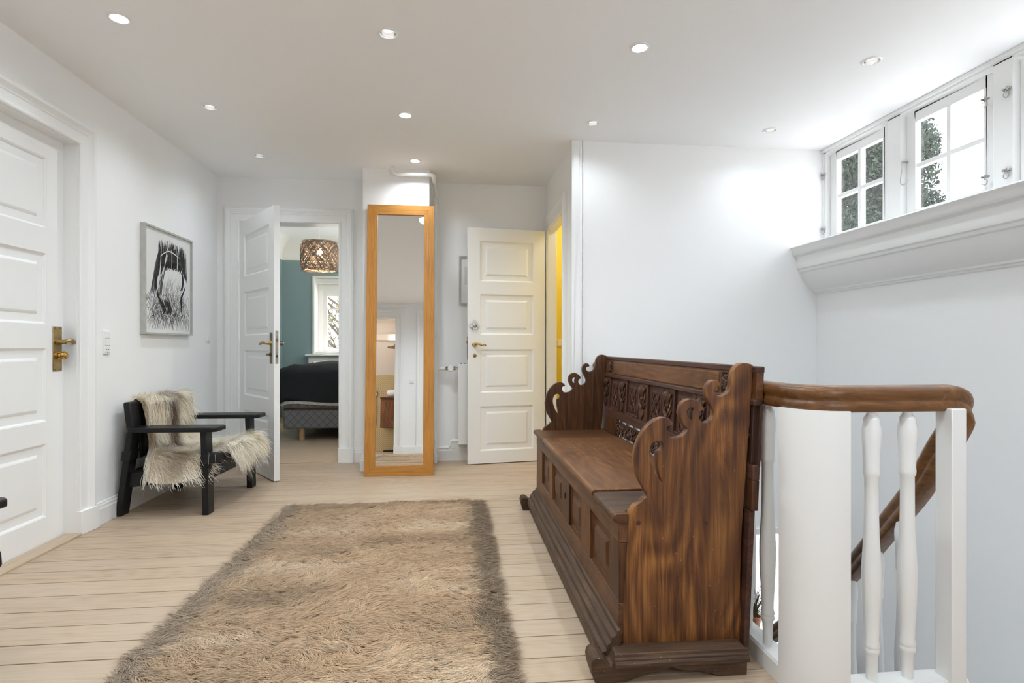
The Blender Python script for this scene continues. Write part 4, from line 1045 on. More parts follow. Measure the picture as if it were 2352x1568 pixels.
# ---- framed drawings
def frame_pic(name, loc, N, U, w_, h_, fw_, dep, material, label):
    """loc = centre of the back on the wall"""
    t_ = thing(name, loc, label, 'picture')
    N = Vector(N); U = Vector(U); Z = Vector((0, 0, 1))
    def to(u, z_, d): return U * u + Z * z_ + N * d
    a, b = w_ / 2, h_ / 2
    for poly in ([(-a, -b), (a, -b), (a - fw_, -b + fw_), (-a + fw_, -b + fw_)], [(-a, b), (-a + fw_, b - fw_), (a - fw_, b - fw_), (a, b)], [(-a, -b), (-a + fw_, -b + fw_), (-a + fw_, b - fw_), (-a, b)], [(a, -b), (a, b), (a - fw_, b - fw_), (a - fw_, -b + fw_)]):
        MB().prism(poly, lambda u, z_: to(u, z_, 0), lambda u, z_: to(u, z_, dep)).build('frame_side', material, t_)
    MB().prism([(-a + fw_, -b + fw_), (a - fw_, -b + fw_), (a - fw_, b - fw_), (-a + fw_, b - fw_)], lambda u, z_: to(u, z_, 0.004), lambda u, z_: to(u, z_, dep - .014)).build('paper', 'paper', t_)
    return t_, to, dep - .0135
t1, to, dd = frame_pic('framed_drawing', (XL + .001, 4.155, 1.458), (1, 0, 0), (0, 1, 0), .655, .722, .012, .034, 'grey_frame', 'large charcoal drawing of a dark grassy hollow in a silver grey frame')
def stroke(mb, pts, wd, d):
    """flat ribbon on the paper; pts in (u, v) 0..1 with v up"""
    pts = [(min(max(a_, .015), .985), min(max(b_, .015), .985)) for a_, b_ in smooth_loop(pts, 4, False)]
    n = len(pts); L_ = []
    for i, (u, v) in enumerate(pts):
        u2, v2 = pts[min(i + 1, n - 1)]; u1, v1 = pts[max(i - 1, 0)]
        tx, tz = (u2 - u1) * .63, (v2 - v1) * .70; ln = math.hypot(tx, tz) or 1
        nx, nz = -tz / ln, tx / ln
        f = math.sin(math.pi * (i + .6) / (n + .2)) ** .6 * wd / 2
        U_, Z_ = (u - .5) * .60, (v - .5) * .67
        L_.append((U_ + nx * f, Z_ + nz * f)); L_.append((U_ - nx * f, Z_ - nz * f))
    mb.add([to(a_, b_, d) for a_, b_ in L_], [(2 * i, 2 * i + 1, 2 * i + 3, 2 * i + 2) for i in range(n - 1)])
dk, md_, lt_, hi_ = MB(), MB(), MB(), MB()
rr = random.uniform
# dark canopy of long hanging strokes above the pale hollow
for k in range(200):
    u = rr(.26, .90); top = .96 - .10 * abs(u - .58) - rr(0, .14)
    arch = .56 + .13 * (1 - ((u - .60) / .30) ** 2)
    bot = max(arch - rr(-.03, .02), .45)
    stroke(dk if rr(0, 1) < .4 else md_, [(u + rr(-.02, .02), top), (u + rr(-.03, .03), (top + bot) / 2), (u + (u - .58) * .12, bot)], rr(.004, .012), dd + .0002)
for k in range(50):
    u = rr(.33, .84); v = .66 + .05 * (1 - ((u - .6) / .28) ** 2)
    stroke(dk, [(u - rr(.04, .1), v - rr(.03, .05)), (u, v + rr(0, .03)), (u + rr(.04, .1), v - rr(.02, .06))], rr(.008, .018), dd + .0003)
for k in range(60):   # left streaming stems and right trunk
    s0 = rr(0, 1); u = .12 + .22 * s0
    stroke(md_ if rr(0, 1) < .6 else lt_, [(u + .20, .92 - .1 * rr(0, 1)), (u + .10, .72), (u + .02, .50), (u - .06 * rr(0, 1), .36)], rr(.002, .006), dd + .0002)
for k in range(26):
    stroke(dk if k % 2 else md_, [(.30 + rr(-.02, .02), .66), (.20 + rr(-.02, .03), .50), (.24 + rr(-.02, .02), .38), (.34 + rr(-.02, .02), .26), (.40, .20 + rr(-.02, .02))], rr(.003, .007), dd + .0003)
for k in range(14):
    stroke(dk, [(.90 + rr(-.01, .01), .50), (.83 + rr(-.01, .01), .41), (.79 + rr(-.012, .012), .36), (.80 + rr(-.012, .012), .26), (.82, .16)], rr(.006, .012), dd + .0003)
for k in range(22):
    stroke(md_, [(.80 + rr(-.03, .03), .68), (.84 + rr(-.02, .02), .55), (.80 + rr(-.03, .03), .45)], rr(.003, .008), dd + .0002)
for k in range(230):  # bowed grasses at the foot
    u = rr(.02, .92); v = rr(.02, .30); s0 = random.choice((-1, 1)) * rr(.06, .20)
    stroke(random.choice((dk, md_, md_, lt_)), [(u, v), (u + s0 * .35, v + rr(.05, .12)), (u + s0 * .8, v + rr(.03, .09)), (u + s0 * 1.2, v - rr(.0, .08))], rr(.0015, .0035), dd + .00025)
for k in range(30):
    u = rr(.36, .54); stroke(dk, [(u, .18 + rr(-.02, .02)), (u + rr(-.02, .05), .23), (u - .05, .31 + rr(-.02, .03))], rr(.004, .010), dd + .0003)
for k in range(55):
    u = rr(.34, .80); stroke(lt_, [(u, rr(.20, .34)), (u + rr(-.05, .05), rr(.36, .44)), (u + rr(-.12, .12), rr(.46, .58))], rr(.0012, .0025), dd + .0002)
for a_ in ([(.20, .34), (.30, .62), (.33, .95)], [(.34, .50), (.42, .74), (.50, .95)], [(.30, .52), (.40, .68), (.47, .80)], [(.40, .56), (.52, .66), (.60, .57)], [(.30, .76), (.50, .84), (.75, .80)], [(.56, .64), (.57, .80), (.55, .86)], [(.68, .62), (.70, .74), (.69, .84)], [(.66, .50), (.74, .58), (.82, .70)]):
    stroke(hi_, a_, .008, dd + .0005)
for mb_, mt_, nm in ((dk, 'char', 'dark_strokes'), (md_, 'char_mid', 'grey_strokes'), (lt_, 'char_light', 'pale_strokes'), (hi_, 'paper', 'erased_strokes')):
    o = mb_.build(nm, mt_, t1); o['kind'] = 'stuff'
MB().prism([(-.315, -.349), (.315, -.349), (.315, .349), (-.315, .349)], lambda u, z_: to(u, z_, .0245), lambda u, z_: to(u, z_, .0265)).build('pane', 'picture_glass', t1)
t2, to, dd = frame_pic('framed_print', (.24, YB - .001, 1.605), (0, -1, 0), (1, 0, 0), .40, .437, .016, .022, 'grey_frame', 'small grey framed print half hidden behind the open white door')
mb = MB()
for k in range(60):
    u = rr(.28, .8); stroke(mb, [(u, rr(.2, .7)), (u + rr(-.06, .06), rr(.3, .8)), (u + rr(-.08, .08), rr(.3, .8))], rr(.003, .012), dd + .0003)
mb.v = [(x * .55, y, z * .55) for x, y, z in mb.v]
mb.build('ink_strokes', 'char', t2)['kind'] = 'stuff'
MB().box(-.15, .15, -(dd + .0002), -dd, -.04, .12).build('printed_sheet', mat('pale_print', (.70, .70, .69), .9), t2)

# ---- recessed downlights
LIT = {(0, 2), (1, 1), (1, 0), (2, 2)}
for j, y in enumerate(LY):
    for i, x in enumerate(LX):
        if y > 4 and x > .5: continue
        lit = (i, j) in LIT or j >= 3
        t_ = thing('ceiling_downlight', (x, y, CE), ('brightly lit' if lit else 'dim') + ' round ceiling downlight, ' + ['row nearest the bedroom door', 'second row from the bedroom door', 'third row from the bedroom door', 'fourth row from the bedroom door', 'fifth row from the bedroom door'][j] + ', ' + ['nearest the picture wall', 'second from the picture wall', 'second from the high windows', 'nearest the high windows'][i], 'downlight', 'recessed ceiling downlights')
        MB().lathe([(.035, .002), (.036, -.004), (.040, -.006), (.047, -.003), (.048, .002)], (0, 0, 0), 'Z', 28, caps=False).build('trim_ring', 'plastic', t_, smooth=50)
        MB().lathe([(.0355, -.002), (.0350, .025), (.020, .05)], (0, 0, 0), 'Z', 24, caps=False).build('reflector', 'reflector', t_, smooth=60)
        MB().lathe([(.001, .012), (.022, .0125), (.026, .016), (.026, .022)], (0, 0, 0), 'Z', 20, caps=False).build('lens', 'lamp_on' if lit else 'lamp_dim', t_, smooth=60)
        ld = bpy.data.lights.new('spot_light', 'SPOT'); ld.energy = SPOT_W * {0: .55, 1: 1.7, 2: .8, 3: .55}[i] * ((.9 if i == 0 else .42) if j == 0 else .45 if (j == 1 and i > 1) else .35 if (i == 3 and j > 2) else 1.0); ld.color = (.82, .925, 1.0)
        ld.spot_size = R(156); ld.spot_blend = .9; ld.shadow_soft_size = .045
        lo = bpy.data.objects.new('spot_light', ld); COL.objects.link(lo); lo.parent = t_; lo.location = (0, 0, -.012)

# ================================================================== CARVED SETTLE BENCH
END_OUT = [(0.5258, 0.0745), (0.5279, 0.2149), (0.535, 0.3518), (0.5438, 0.4274), (0.543, 0.4718), (0.5451, 0.4887), (0.5545, 0.5041), (0.5612, 0.5144), (0.572, 0.5211), (0.5828, 0.5261), (0.5882, 0.5319), (0.5922, 0.5378), (0.6003, 0.5408), (0.6049, 0.5472), (0.6003, 0.5565), (0.5909, 0.5725), (0.5814, 0.5884), (0.5734, 0.6043), (0.568, 0.6202), (0.5645, 0.6359), (0.5626, 0.6517), (0.5626, 0.6674), (0.5645, 0.683), (0.568, 0.6986), (0.5734, 0.7142), (0.5814, 0.7324), (0.5909, 0.748), (0.6017, 0.7622), (0.6152, 0.7751), (0.6288, 0.7841), (0.6423, 0.7897), (0.6559, 0.7922), (0.6695, 0.7902), (0.6791, 0.7848), (0.6859, 0.7768), (0.6894, 0.7675), (0.6804, 0.7663), (0.6736, 0.7638), (0.669, 0.7573), (0.6682, 0.7494), (0.6709, 0.7415), (0.6777, 0.7334), (0.6795, 0.729), (0.6926, 0.7273), (0.7079, 0.7285), (0.7211, 0.7346), (0.7309, 0.7439), (0.7375, 0.7527), (0.732, 0.7587), (0.7243, 0.7694), (0.7178, 0.7801), (0.7123, 0.7928), (0.7097, 0.8055), (0.7112, 0.8182), (0.7156, 0.8308), (0.7232, 0.8413), (0.7342, 0.8475), (0.7474, 0.8499), (0.7606, 0.8472), (0.7727, 0.8407), (0.7816, 0.8322), (0.7882, 0.8215), (0.7911, 0.8119), (0.7827, 0.812), (0.7761, 0.8068), (0.7734, 0.7984), (0.7739, 0.7888), (0.7783, 0.7803), (0.786, 0.7738), (0.796, 0.7737), (0.807, 0.7778), (0.8159, 0.7851), (0.8214, 0.7935), (0.8225, 0.8009), (0.8214, 0.8105), (0.817, 0.8212), (0.8115, 0.8318), (0.8059, 0.8425), (0.8004, 0.8553), (0.7986, 0.8681), (0.7993, 0.8808), (0.8037, 0.8935), (0.8092, 0.9019), (0.8181, 0.9078), (0.8292, 0.9092), (0.837, 0.906), (0.8425, 0.8996), (0.8448, 0.8889), (0.8363, 0.8894), (0.8303, 0.8873), (0.8248, 0.8827), (0.823, 0.8763), (0.8259, 0.8678), (0.8325, 0.8603), (0.8425, 0.857), (0.8537, 0.8591), (0.8648, 0.8643), (0.8737, 0.8727), (0.8789, 0.8844), (0.8816, 0.8972), (0.8827, 0.91), (0.8849, 0.9228), (0.8883, 0.9355), (0.8927, 0.9451), (0.9006, 0.9547), (0.9118, 0.9615), (0.923, 0.9642), (0.9365, 0.9627), (0.9477, 0.9599), (0.9545, 0.9562), (0.9511, 0.8753), (0.9455, 0.8111), (0.9399, 0.7256), (0.9367, 0.6872), (0.9256, 0.547), (0.9182, 0.442), (0.9131, 0.337), (0.9116, 0.2319), (0.916, 0.1264), (0.9204, 0.0526)]
END_KEEP = [13, 35, 47, 62, 72, 87, 109, 119]
END_H1 = [(0.6152, 0.6991), (0.6206, 0.7095), (0.6301, 0.7172), (0.6423, 0.7196), (0.6518, 0.7155), (0.6559, 0.7062), (0.6546, 0.697), (0.6491, 0.6892), (0.641, 0.6868), (0.6374, 0.6816), (0.6364, 0.6711), (0.6374, 0.6501), (0.641, 0.6263), (0.6464, 0.6026), (0.6513, 0.5888), (0.6396, 0.6014), (0.6288, 0.6161), (0.6206, 0.6347), (0.6147, 0.6532), (0.6112, 0.6716), (0.612, 0.6873)]
END_H2 = [(0.7342, 0.8031), (0.7353, 0.8115), (0.7408, 0.8189), (0.7496, 0.8219), (0.7578, 0.8218), (0.7545, 0.8155), (0.7514, 0.8092), (0.7507, 0.8008), (0.7509, 0.7834), (0.7441, 0.7882), (0.7375, 0.7946)]
SK = [(0.424, 0), (.418, .015), (.412, .035), (.409, .055), (.412, .070), (.421, .079), (.435, .080), (.449, .074), (.460, .063), (.468, .056), (.476, .062), (.482, .074), (.486, .086), (.900, .082), (.903, .072), (.904, .060), (.902, 0), (.81, 0), (.795, .007), (.765, .018), (.727, .022), (.708, .023), (.684, .029), (.659, .038), (.632, .029), (.604, .024), (.581, .020), (.557, .014), (.529, .006), (.515, 0)]
bench = thing('settle_bench', (.68, 2.58, 0), 'antique carved brown wooden settle bench with scrolled ends', 'bench')
Y0, Y1 = 1.70, 3.46      # outer faces of the end panels
TH = .030
BO = Vector((.68, 2.58, 0))
out2 = []
pts = END_OUT; n = len(pts)
out2 = smooth_loop(pts, 2, True, keep=set(END_KEEP) | {0, 1, 2, 3})
h1 = smooth_loop(END_H1, 2, True, keep={14}); h2 = smooth_loop(END_H2, 2, True, keep={4, 8})
filled(out2, [h1, h2], TH, 'end_panel', 'bench_z', bench, lambda x, y, d: (x - BO.x, Y0 + TH / 2 + d - BO.y, y), bevel=.0022)
filled(out2, [h1, h2], TH, 'end_panel', 'bench_panel', bench, lambda x, y, d: (x - BO.x, Y1 - TH / 2 + d - BO.y, y), bevel=.0022)
# pegs and knots on the near end
for x, z in ((.575, .463), (.795, .455)):
    wp(MB().lathe([(.007, Y0 + .002), (.007, Y0 - .0015), (.004, Y0 - .002)], (x, 0, z), 'Y', 10), 'peg', 'bench_dark', bench)
# sledge feet with moulded cap
for ya, sg in ((1.640, 1), (Y1 - .04, 1)):
    sk = wp(MB().prism(SK, lambda x, z: (x, ya, z), lambda x, z: (x, ya + .085, z)), 'skid', 'bench_grey_x', bench, bevel=.004)
    yf = ya
    CP = [(0, 0), (.016, .001), (.016, .012), (.010, .018), (.010, .023), (.005, .028), (.004, .036), (0, .038)]
    wp(MB().sweep([(a, b) for a, b in CP], [(.480, yf, .052), (.902, yf, .048)], (0, 0, 1), side=1), 'cap_moulding', 'bench_grey_x', sk)
# chest front
XF = .512
P_Y = [(3.24, 3.0), (2.90, 2.645), (2.47, 2.225), (2.08, 1.815)]
ya, yb = Y0 + .002, Y1 - .002
wp(MB().box(XF, XF + .032, ya, yb, .400, .472), 'front_rail', 'bench_y', bench, bevel=.003)
wp(MB().box(XF, XF + .032, ya, yb, .085, .212), 'front_rail', 'bench_y', bench, bevel=.003)
edges = [yb] + [v for p in P_Y for v in p] + [ya]
for k in range(0, len(edges), 2):
    wp(MB().box(XF + .001, XF + .031, edges[k + 1], edges[k], .212, .400), 'stile', 'bench_panel', bench, bevel=.003)
for (p1, p0) in P_Y:
    pm = MB()
    rs = []
    for ins, dep in ((-.001, .010), (.012, .016), (.045, .016), (.050, .012), (.058, .006)):
        rs.append([(XF + dep, p0 + ins, .212 + ins), (XF + dep, p1 - ins, .212 + ins), (XF + dep, p1 - ins, .400 - ins), (XF + dep, p0 + ins, .400 - ins)])
    for r_ in rs: pm.v += r_
    for k in range(len(rs) - 1):
        for j in range(4): pm.f.append((4 * k + j, 4 * k + (j + 1) % 4, 4 * k + 4 + (j + 1) % 4, 4 * k + 4 + j))
    e = 4 * (len(rs) - 1); pm.f.append((e, e + 1, e + 2, e + 3))
    wp(pm, 'front_panel', 'bench_panel', bench)
wp(MB().box(XF - .002, XF + .004, 2.545, 2.56, .31, .335), 'keyhole', 'dark', bench)
# base moulding along the front
BM = [(0, .028), (.062, .028), (.064, .055), (.058, .068), (.045, .074), (.042, .090), (.030, .098), (.028, .112), (.012, .120), (.010, .132), (0, .136)]
wp(MB().sweep(BM, [(XF + .002, Y0 - .012, .0), (XF + .002, Y1 - .01, .0)], (0, 0, 1), side=-1), 'base_moulding', 'bench_grey', bench)
# seat: lid and two end boards with a rounded front
def seat(y0_, y1_, z1_, xf, mt_, name):
    prof = [(xf + .012, z1_ - .030), (xf + .003, z1_ - .024), (xf, z1_ - .014), (xf + .004, z1_ - .004), (xf + .014, z1_), (.93, z1_), (.93, z1_ - .030)]
    wp(MB().prism(prof, lambda x, z: (x, y0_, z), lambda x, z: (x, y1_, z)), name, mt_, bench, bevel=.0025)
seat(Y0 + TH, 1.957, .494, .492, wood('worn_grey_seat_end', BWG, 'X', across=18, along=1.6, rough=.55, dist=1.5, bump=.2, patch=.3), 'seat_board')
seat(3.085, Y1 - TH, .494, .492, 'bench_x', 'seat_board')
seat(1.960, 3.082, .503, .489, 'bench_y', 'seat_lid')
for y_a, y_b, m_ in ((Y0 - .004, Y0 + TH + .001, 'bench_x'), (Y1 - TH - .001, Y1 + .004, 'bench_x')):
    wp(MB().prism([(.504, .464), (.495, .470), (.492, .480), (.496, .490), (.506, .494), (.541, .494), (.541, .464)], lambda x, z: (x, y_a, z), lambda x, z: (x, y_b, z)), 'seat_nose', m_, bench, bevel=.003)
# back
def xb(z): return .912 + (z - .06) * .046
def bk(y0_, y1_, z0_, z1_, d0, d1):
    """slab on the leaning back plane, d0/d1 = depth from its front face (negative = proud)"""
    return MB().hexa([(xb(z0_) + d0, y0_, z0_), (xb(z0_) + d1, y0_, z0_), (xb(z0_) + d1, y1_, z0_), (xb(z0_) + d0, y1_, z0_)], [(xb(z1_) + d0, y0_, z1_), (xb(z1_) + d1, y0_, z1_), (xb(z1_) + d1, y1_, z1_), (xb(z1_) + d0, y1_, z1_)])
yN, yFa = 1.675, 3.475
wp(bk(yN, yFa, .845, .935, .002, .026), 'top_rail', 'bench_y', bench, bevel=.003)
wp(bk(yN, yFa, .932, .953, -.002, .028), 'top_moulding', 'bench_dark_y', bench, bevel=.004)
wp(bk(1.925, 3.255, .852, .926, -.002, .01), 'upper_panel', 'bench_y', bench, bevel=.004)
wp(bk(yN, yFa, .828, .848, -.004, .026), 'rail_moulding', 'bench_dark_y', bench, bevel=.004)
wp(bk(yN, yFa, .592, .640, .002, .026), 'lower_rail', 'bench_dark_y', bench, bevel=.003)
wp(bk(yN, yFa, .635, .835, .016, .026), 'back_board', 'bench_dark', bench)
wp(bk(yN, yFa, .06, .495, -.004, .014), 'back_board', 'bench_dark_y', bench)
wp(bk(3.18, yFa, .495, .592, .002, .026), 'end_block', 'bench_panel', bench, bevel=.003)
wp(bk(yN, 1.90, .495, .592, .002, .026), 'end_block', 'bench_panel', bench, bevel=.003)
PIL = [(3.47, 3.335), (3.120, 3.005), (2.79, 2.672), (2.452, 2.337), (2.115, 2.012), (1.80, 1.69)]
def D(y, z, d): return (xb(z) - d, y, z)          # point standing d proud of the back face
for (p1, p0) in PIL:
    pl_ = wp(bk(p0, p1, .640, .828, .003, .020), 'pilaster', 'bench_dark', bench, bevel=.002)
    yc = (p0 + p1) / 2; hw = (p1 - p0) / 2 - .012
    c = MB()
    for s0 in (-1, -.66, -.33, 0, .33, .66, 1):      # palmette
        c.tube(smooth_loop([D(yc + s0 * hw * .25, .765, -.003), D(yc + s0 * hw * .6, .79, .004), D(yc + s0 * hw * .92, .818 - .010 * abs(s0), .001)], 3, False), [.003, .0045, .006, .007, .007, .006, .004], 6)
    for s0 in (-1, 1):                                # crossing stems, buds and cup
        c.tube(smooth_loop([D(yc, .705, 0), D(yc + s0 * hw * .45, .725, .003), D(yc + s0 * hw * .8, .75, .003), D(yc + s0 * hw * .9, .785, 0)], 3, False), .0045, 6)
        c.tube(smooth_loop([D(yc + s0 * hw * .25, .70, 0), D(yc + s0 * hw * .7, .715, .003), D(yc + s0 * hw * .95, .735, 0)], 3, False), .004, 6)
        c.lathe([(.001, -.012), (.007, -.006), (.008, .002), (.001, .010)], D(yc + s0 * hw * .55, .735, .002), 'Z', 8)
        c.lathe([(.001, -.010), (.006, -.004), (.006, .004), (.001, .010)], D(yc + s0 * hw * .2, .752, .002), 'Z', 8)
    c.prism([(yc - hw * .75, .70), (yc + hw * .75, .70), (yc + hw * .62, .675), (yc + hw * .2, .655), (yc, .648), (yc - hw * .2, .655), (yc - hw * .62, .675)], lambda y, z: D(y, z, -.006), lambda y, z: D(yc + (y - yc) * .85, z, .005))
    wp(c, 'carving', 'carved', pl_, smooth=50)
pans = [(PIL[i][1] - .008, PIL[i + 1][0] + .008) for i in range(5)]
for (p1, p0) in pans:
    pl_ = wp(bk(p0, p1, .640, .828, .013, .020), 'back_panel', 'bench_dark', bench)
    wp(bk(p0, p1, .640, .652, .003, .018), 'panel_ledge', 'bench_dark_y', pl_, bevel=.003)
    for e_ in ((p0 - .006, p0 + .006), (p1 - .006, p1 + .006)):
        wp(bk(e_[0], e_[1], .640, .828, .000, .018), 'panel_bead', 'bench_dark', pl_, bevel=.003)
    yc = (p0 + p1) / 2; hw = .058; za, zb = .668, .795
    wp(bk(yc - hw - .006, yc + hw + .006, za - .006, zb + .006, .008, .018), 'raised_field', 'bench_dark', pl_, bevel=.004)
    c = MB()
    dpt = -.006
    for s0 in (-1, 1):
        for ph in (0, math.pi):
            pts_ = [D(yc + s0 * hw * .85 * abs(math.sin(f * math.pi + ph / 2)) if ph == 0 else yc + s0 * hw * .85 * abs(math.cos(f * math.pi)), za + (zb - za) * f, dpt) for f in np.linspace(0.02, .98, 17)]
            c.tube(pts_, .0034, 5)
    for f in (.25, .5, .75):
        c.lathe([(.001, -.006), (.006, -.003), (.006, .003), (.001, .006)], D(yc, za + (zb - za) * f, dpt), 'Z', 7)
    wp(c, 'tracery', 'bench_dark', pl_, smooth=50)
# carved corner blocks on the top rail
for (p1, p0) in ((3.40, 3.275), (1.912, 1.80)):
    cb = wp(bk(p0, p1, .852, .928, .002, .02), 'corner_block', 'bench_dark', bench, bevel=.002)
    c = MB(); yc = (p0 + p1) / 2
    for k in range(12):
        a = k / 12 * 6.283
        c.tube([D(yc + .010 * math.cos(a), .89 + .008 * math.sin(a), .000), D(yc + .030 * math.cos(a), .89 + .021 * math.sin(a), .005), D(yc + .046 * math.cos(a), .89 + .032 * math.sin(a), -.001)], [.003, .0065, .003], 6)
    c.lathe([(.001, -.011), (.009, -.006), (.009, .006), (.001, .011)], D(yc, .89, .003), 'Z', 10)
    wp(c, 'carving', 'carved', cb, smooth=50)
# loose carved apron between seat and lower rail, daylight above and below
ap = wp(MB().hexa([(.930, 1.905, .512), (.944, 1.905, .512), (.944, 3.135, .512), (.930, 3.135, .512)], [(.936, 1.905, .580), (.950, 1.905, .580), (.950, 3.168, .580), (.936, 3.168, .580)]), 'apron_board', 'bench_dark_y', bench, bevel=.002)
c = MB()
yv = 1.93
while yv < 3.12:
    for k in range(5):
        z = random.uniform(.518, .566); y_ = yv + random.uniform(-.012, .012); a = random.uniform(.6, 2.5)
        c.tube([(.932 - .001, y_ - .012 * math.cos(a), z - .012 * math.sin(a)), (.927, y_, z), (.932, y_ + .012 * math.cos(a), z + .012 * math.sin(a))], [.002, .005, .002], 5)
    yv += .024
wp(c, 'carving', 'carved', ap, smooth=50)
for yy_ in (1.92, 3.13):     # thin pegs that carry the apron
    wp(MB().box(.934, .944, yy_ - .006, yy_ + .006, .49, .60), 'apron_peg', 'bench_dark', bench)
# chest bottom so that nothing shows through
wp(MB().box(XF + .03, .91, Y0 + TH, Y1 - TH, .10, .12), 'chest_bottom', 'bench_y', bench)

# ================================================================== LOUNGE CHAIR
CH_LOC, CH_RZ = (-1.70, 3.893, 0), R(-2.5)
def make_chair():
    t_ = thing('lounge_chair', CH_LOC, 'low black wooden lounge chair with broad armrests, carrying a sheepskin', 'chair', rz=CH_RZ)
    for s_ in (-1, 1):
        a, b = (-.362, -.282) if s_ < 0 else (.282, .362)
        MB().prism([(.205, 0), (.243, 0), (.236, .30), (.228, .505), (.192, .505), (.200, .30)], lambda x, z: (x, a, z), lambda x, z: (x, b, z)).build('leg', 'black', t_, bevel=.005)
        MB().prism([(-.300, 0), (-.262, 0), (-.222, .30), (-.196, .51), (-.198, .54), (-.212, .672), (-.220, .682), (-.246, .682), (-.252, .672), (-.236, .54), (-.234, .51), (-.260, .30)], lambda x, z: (x, a, z), lambda x, z: (x, b, z)).build('leg', 'black', t_, bevel=.005)
        a2, b2 = (-.395, -.248) if s_ < 0 else (.248, .395)
        tip = [(-.225, a2 + .02), (-.205, a2), (.275, a2), (.300, a2 + .02), (.305, b2 - .02), (.285, b2), (-.21, b2), (-.225, b2 - .02)]
        MB().prism(tip, lambda x, y: (x, y, .503), lambda x, y: (x, y, .531)).build('armrest', 'black', t_, bevel=.006)
        yc = (a + b) / 2
        MB().hexa([(-.262, yc - .014, .165), (.21, yc - .014, .215), (.21, yc + .014, .215), (-.262, yc + .014, .165)], [(-.25, yc - .014, .255), (.21, yc - .014, .30), (.21, yc + .014, .30), (-.25, yc + .014, .255)]).build('side_rail', 'black', t_, bevel=.004)
        # leather end loops round the frame
        lp = MB().hexa([(.195, a - .006, .300), (.300, a - .006, .315), (.300, b + .006, .315), (.195, b + .006, .300)], [(.195, a - .006, .362), (.296, a - .006, .372), (.296, b + .006, .372), (.195, b + .006, .362)]).build('seat_loop', 'leather', t_, bevel=.012, bseg=3)
        MB().tube([(.246, a - .0065, .306), (.250, a - .0065, .368)], .0012, 4).tube([(.288, a - .0065, .318), (.286, a - .0065, .366)], .0012, 4).build('stitching', 'stitch', lp)
        MB().hexa([(-.262, a - .005, .330), (-.212, a - .005, .330), (-.212, b + .005, .330), (-.262, b + .005, .330)], [(-.256, a - .005, .392), (-.204, a - .005, .392), (-.204, b + .005, .392), (-.256, b + .005, .392)]).build('back_loop', 'leather', t_, bevel=.006)
    MB().box(.205, .235, -.285, .285, .205, .282).build('front_rail', 'black', t_, bevel=.004)
    MB().box(-.268, -.240, -.285, .285, .175, .250).build('rear_rail', 'black', t_, bevel=.004)
    # slung seat and back
    sp = smooth_loop([(.285, .300), (.298, .335), (.285, .364), (.22, .352), (.10, .312), (-.05, .292), (-.18, .285), (-.225, .27)], 4, False)
    mb = MB(); n = len(sp)
    V = []; 
    for x, z in sp:
        for k in range(9):
            y = -.278 + .0695 * k; V.append((x, y, z - .015 * (1 - (y / .278) ** 2)))
    mb.v = V; mb.f = [(i * 9 + k, i * 9 + k + 1, (i + 1) * 9 + k + 1, (i + 1) * 9 + k) for i in range(n - 1) for k in range(8)]
    o = mb.build('seat_sling', 'leather', t_, smooth=60); q = o.modifiers.new('thickness', 'SOLIDIFY'); q.thickness = .008
    mb = MB(); V = []
    bp = [(-.205, .335), (-.208, .42), (-.214, .50), (-.222, .58), (-.230, .655)]
    for x, z in bp:
        for k in range(9):
            y = -.278 + .0695 * k; V.append((x - .03 * (1 - (y / .278) ** 2), y, z))
    mb.v = V; mb.f = [(i * 9 + k, i * 9 + k + 1, (i + 1) * 9 + k + 1, (i + 1) * 9 + k) for i in range(len(bp) - 1) for k in range(8)]
    o = mb.build('back_sling', 'leather', t_, smooth=60); q = o.modifiers.new('thickness', 'SOLIDIFY'); q.thickness = .008
    sb = MB().tube([(.19, -.2, .272), (.05, -.2, .262), (-.15, -.2, .258)], .007, 6, flat=.35).tube([(.19, .0, .272), (.05, .0, .25), (-.15, .0, .25)], .007, 6, flat=.35)
    sb.build('buckle_strap', 'leather', t_)
    MB().box(.075, .105, -.212, -.188, .255, .268).build('buckle', 'steel', t_)
    return t_
chair = make_chair()
chair2 = copy_tree(chair)
chair2['label'] = 'low black wooden lounge chair in front of the closed left door, without sheepskin'
chair2.location = (-1.715, 1.555, 0); chair2.rotation_euler = (0, 0, R(2))

# ---- sheepskin over the chair
skin = thing('sheepskin', CH_LOC, 'shaggy cream and brown sheepskin thrown over the black chair', 'sheepskin', rz=CH_RZ)
SP = np.array([(-.262, .50), (-.266, .58), (-.262, .665), (-.238, .698), (-.200, .672), (-.178, .58), (-.168, .48), (-.150, .40), (-.105, .362), (-.02, .338), (.08, .335), (.17, .355), (.25, .382), (.302, .378), (.325, .335), (.330, .285)])
SV = np.linspace(0, 1, len(SP))
def skin_pt(u, v):
    x = np.interp(v, SV, SP[:, 0]); z = np.interp(v, SV, SP[:, 1])
    seat_ = np.clip((v - .44) / .1, 0, 1) * np.clip((.86 - v) / .1, 0, 1)
    hn = np.interp(v, [0, .2, .45, .55, .72, .80, .88, 1], [.25, .268, .265, .400, .385, .262, .262, .20])
    hf = np.interp(v, [0, .2, .45, .6, .8, .9, 1], [.24, .266, .262, .27, .262, .27, .23])
    y = np.where(u < 0, u * hn, u * hf)
    # near edge falls over the side rail
    e = np.clip((-u - .72) / .28, 0, 1) * seat_
    z = z - e ** 1.2 * .16
    y = y - e * .01
    # hollow in the seat and soft folds
    z = z + (.018 * u * u) * seat_ + .012 * np.sin(u * 5 + v * 9) * seat_
    return np.stack([x, y, z], -1)
gu, gv = np.meshgrid(np.linspace(-1, 1, 31), np.linspace(0, 1, 49))
G = skin_pt(gu.ravel(), gv.ravel())
mb = MB(); mb.v = [tuple(p) for p in G]
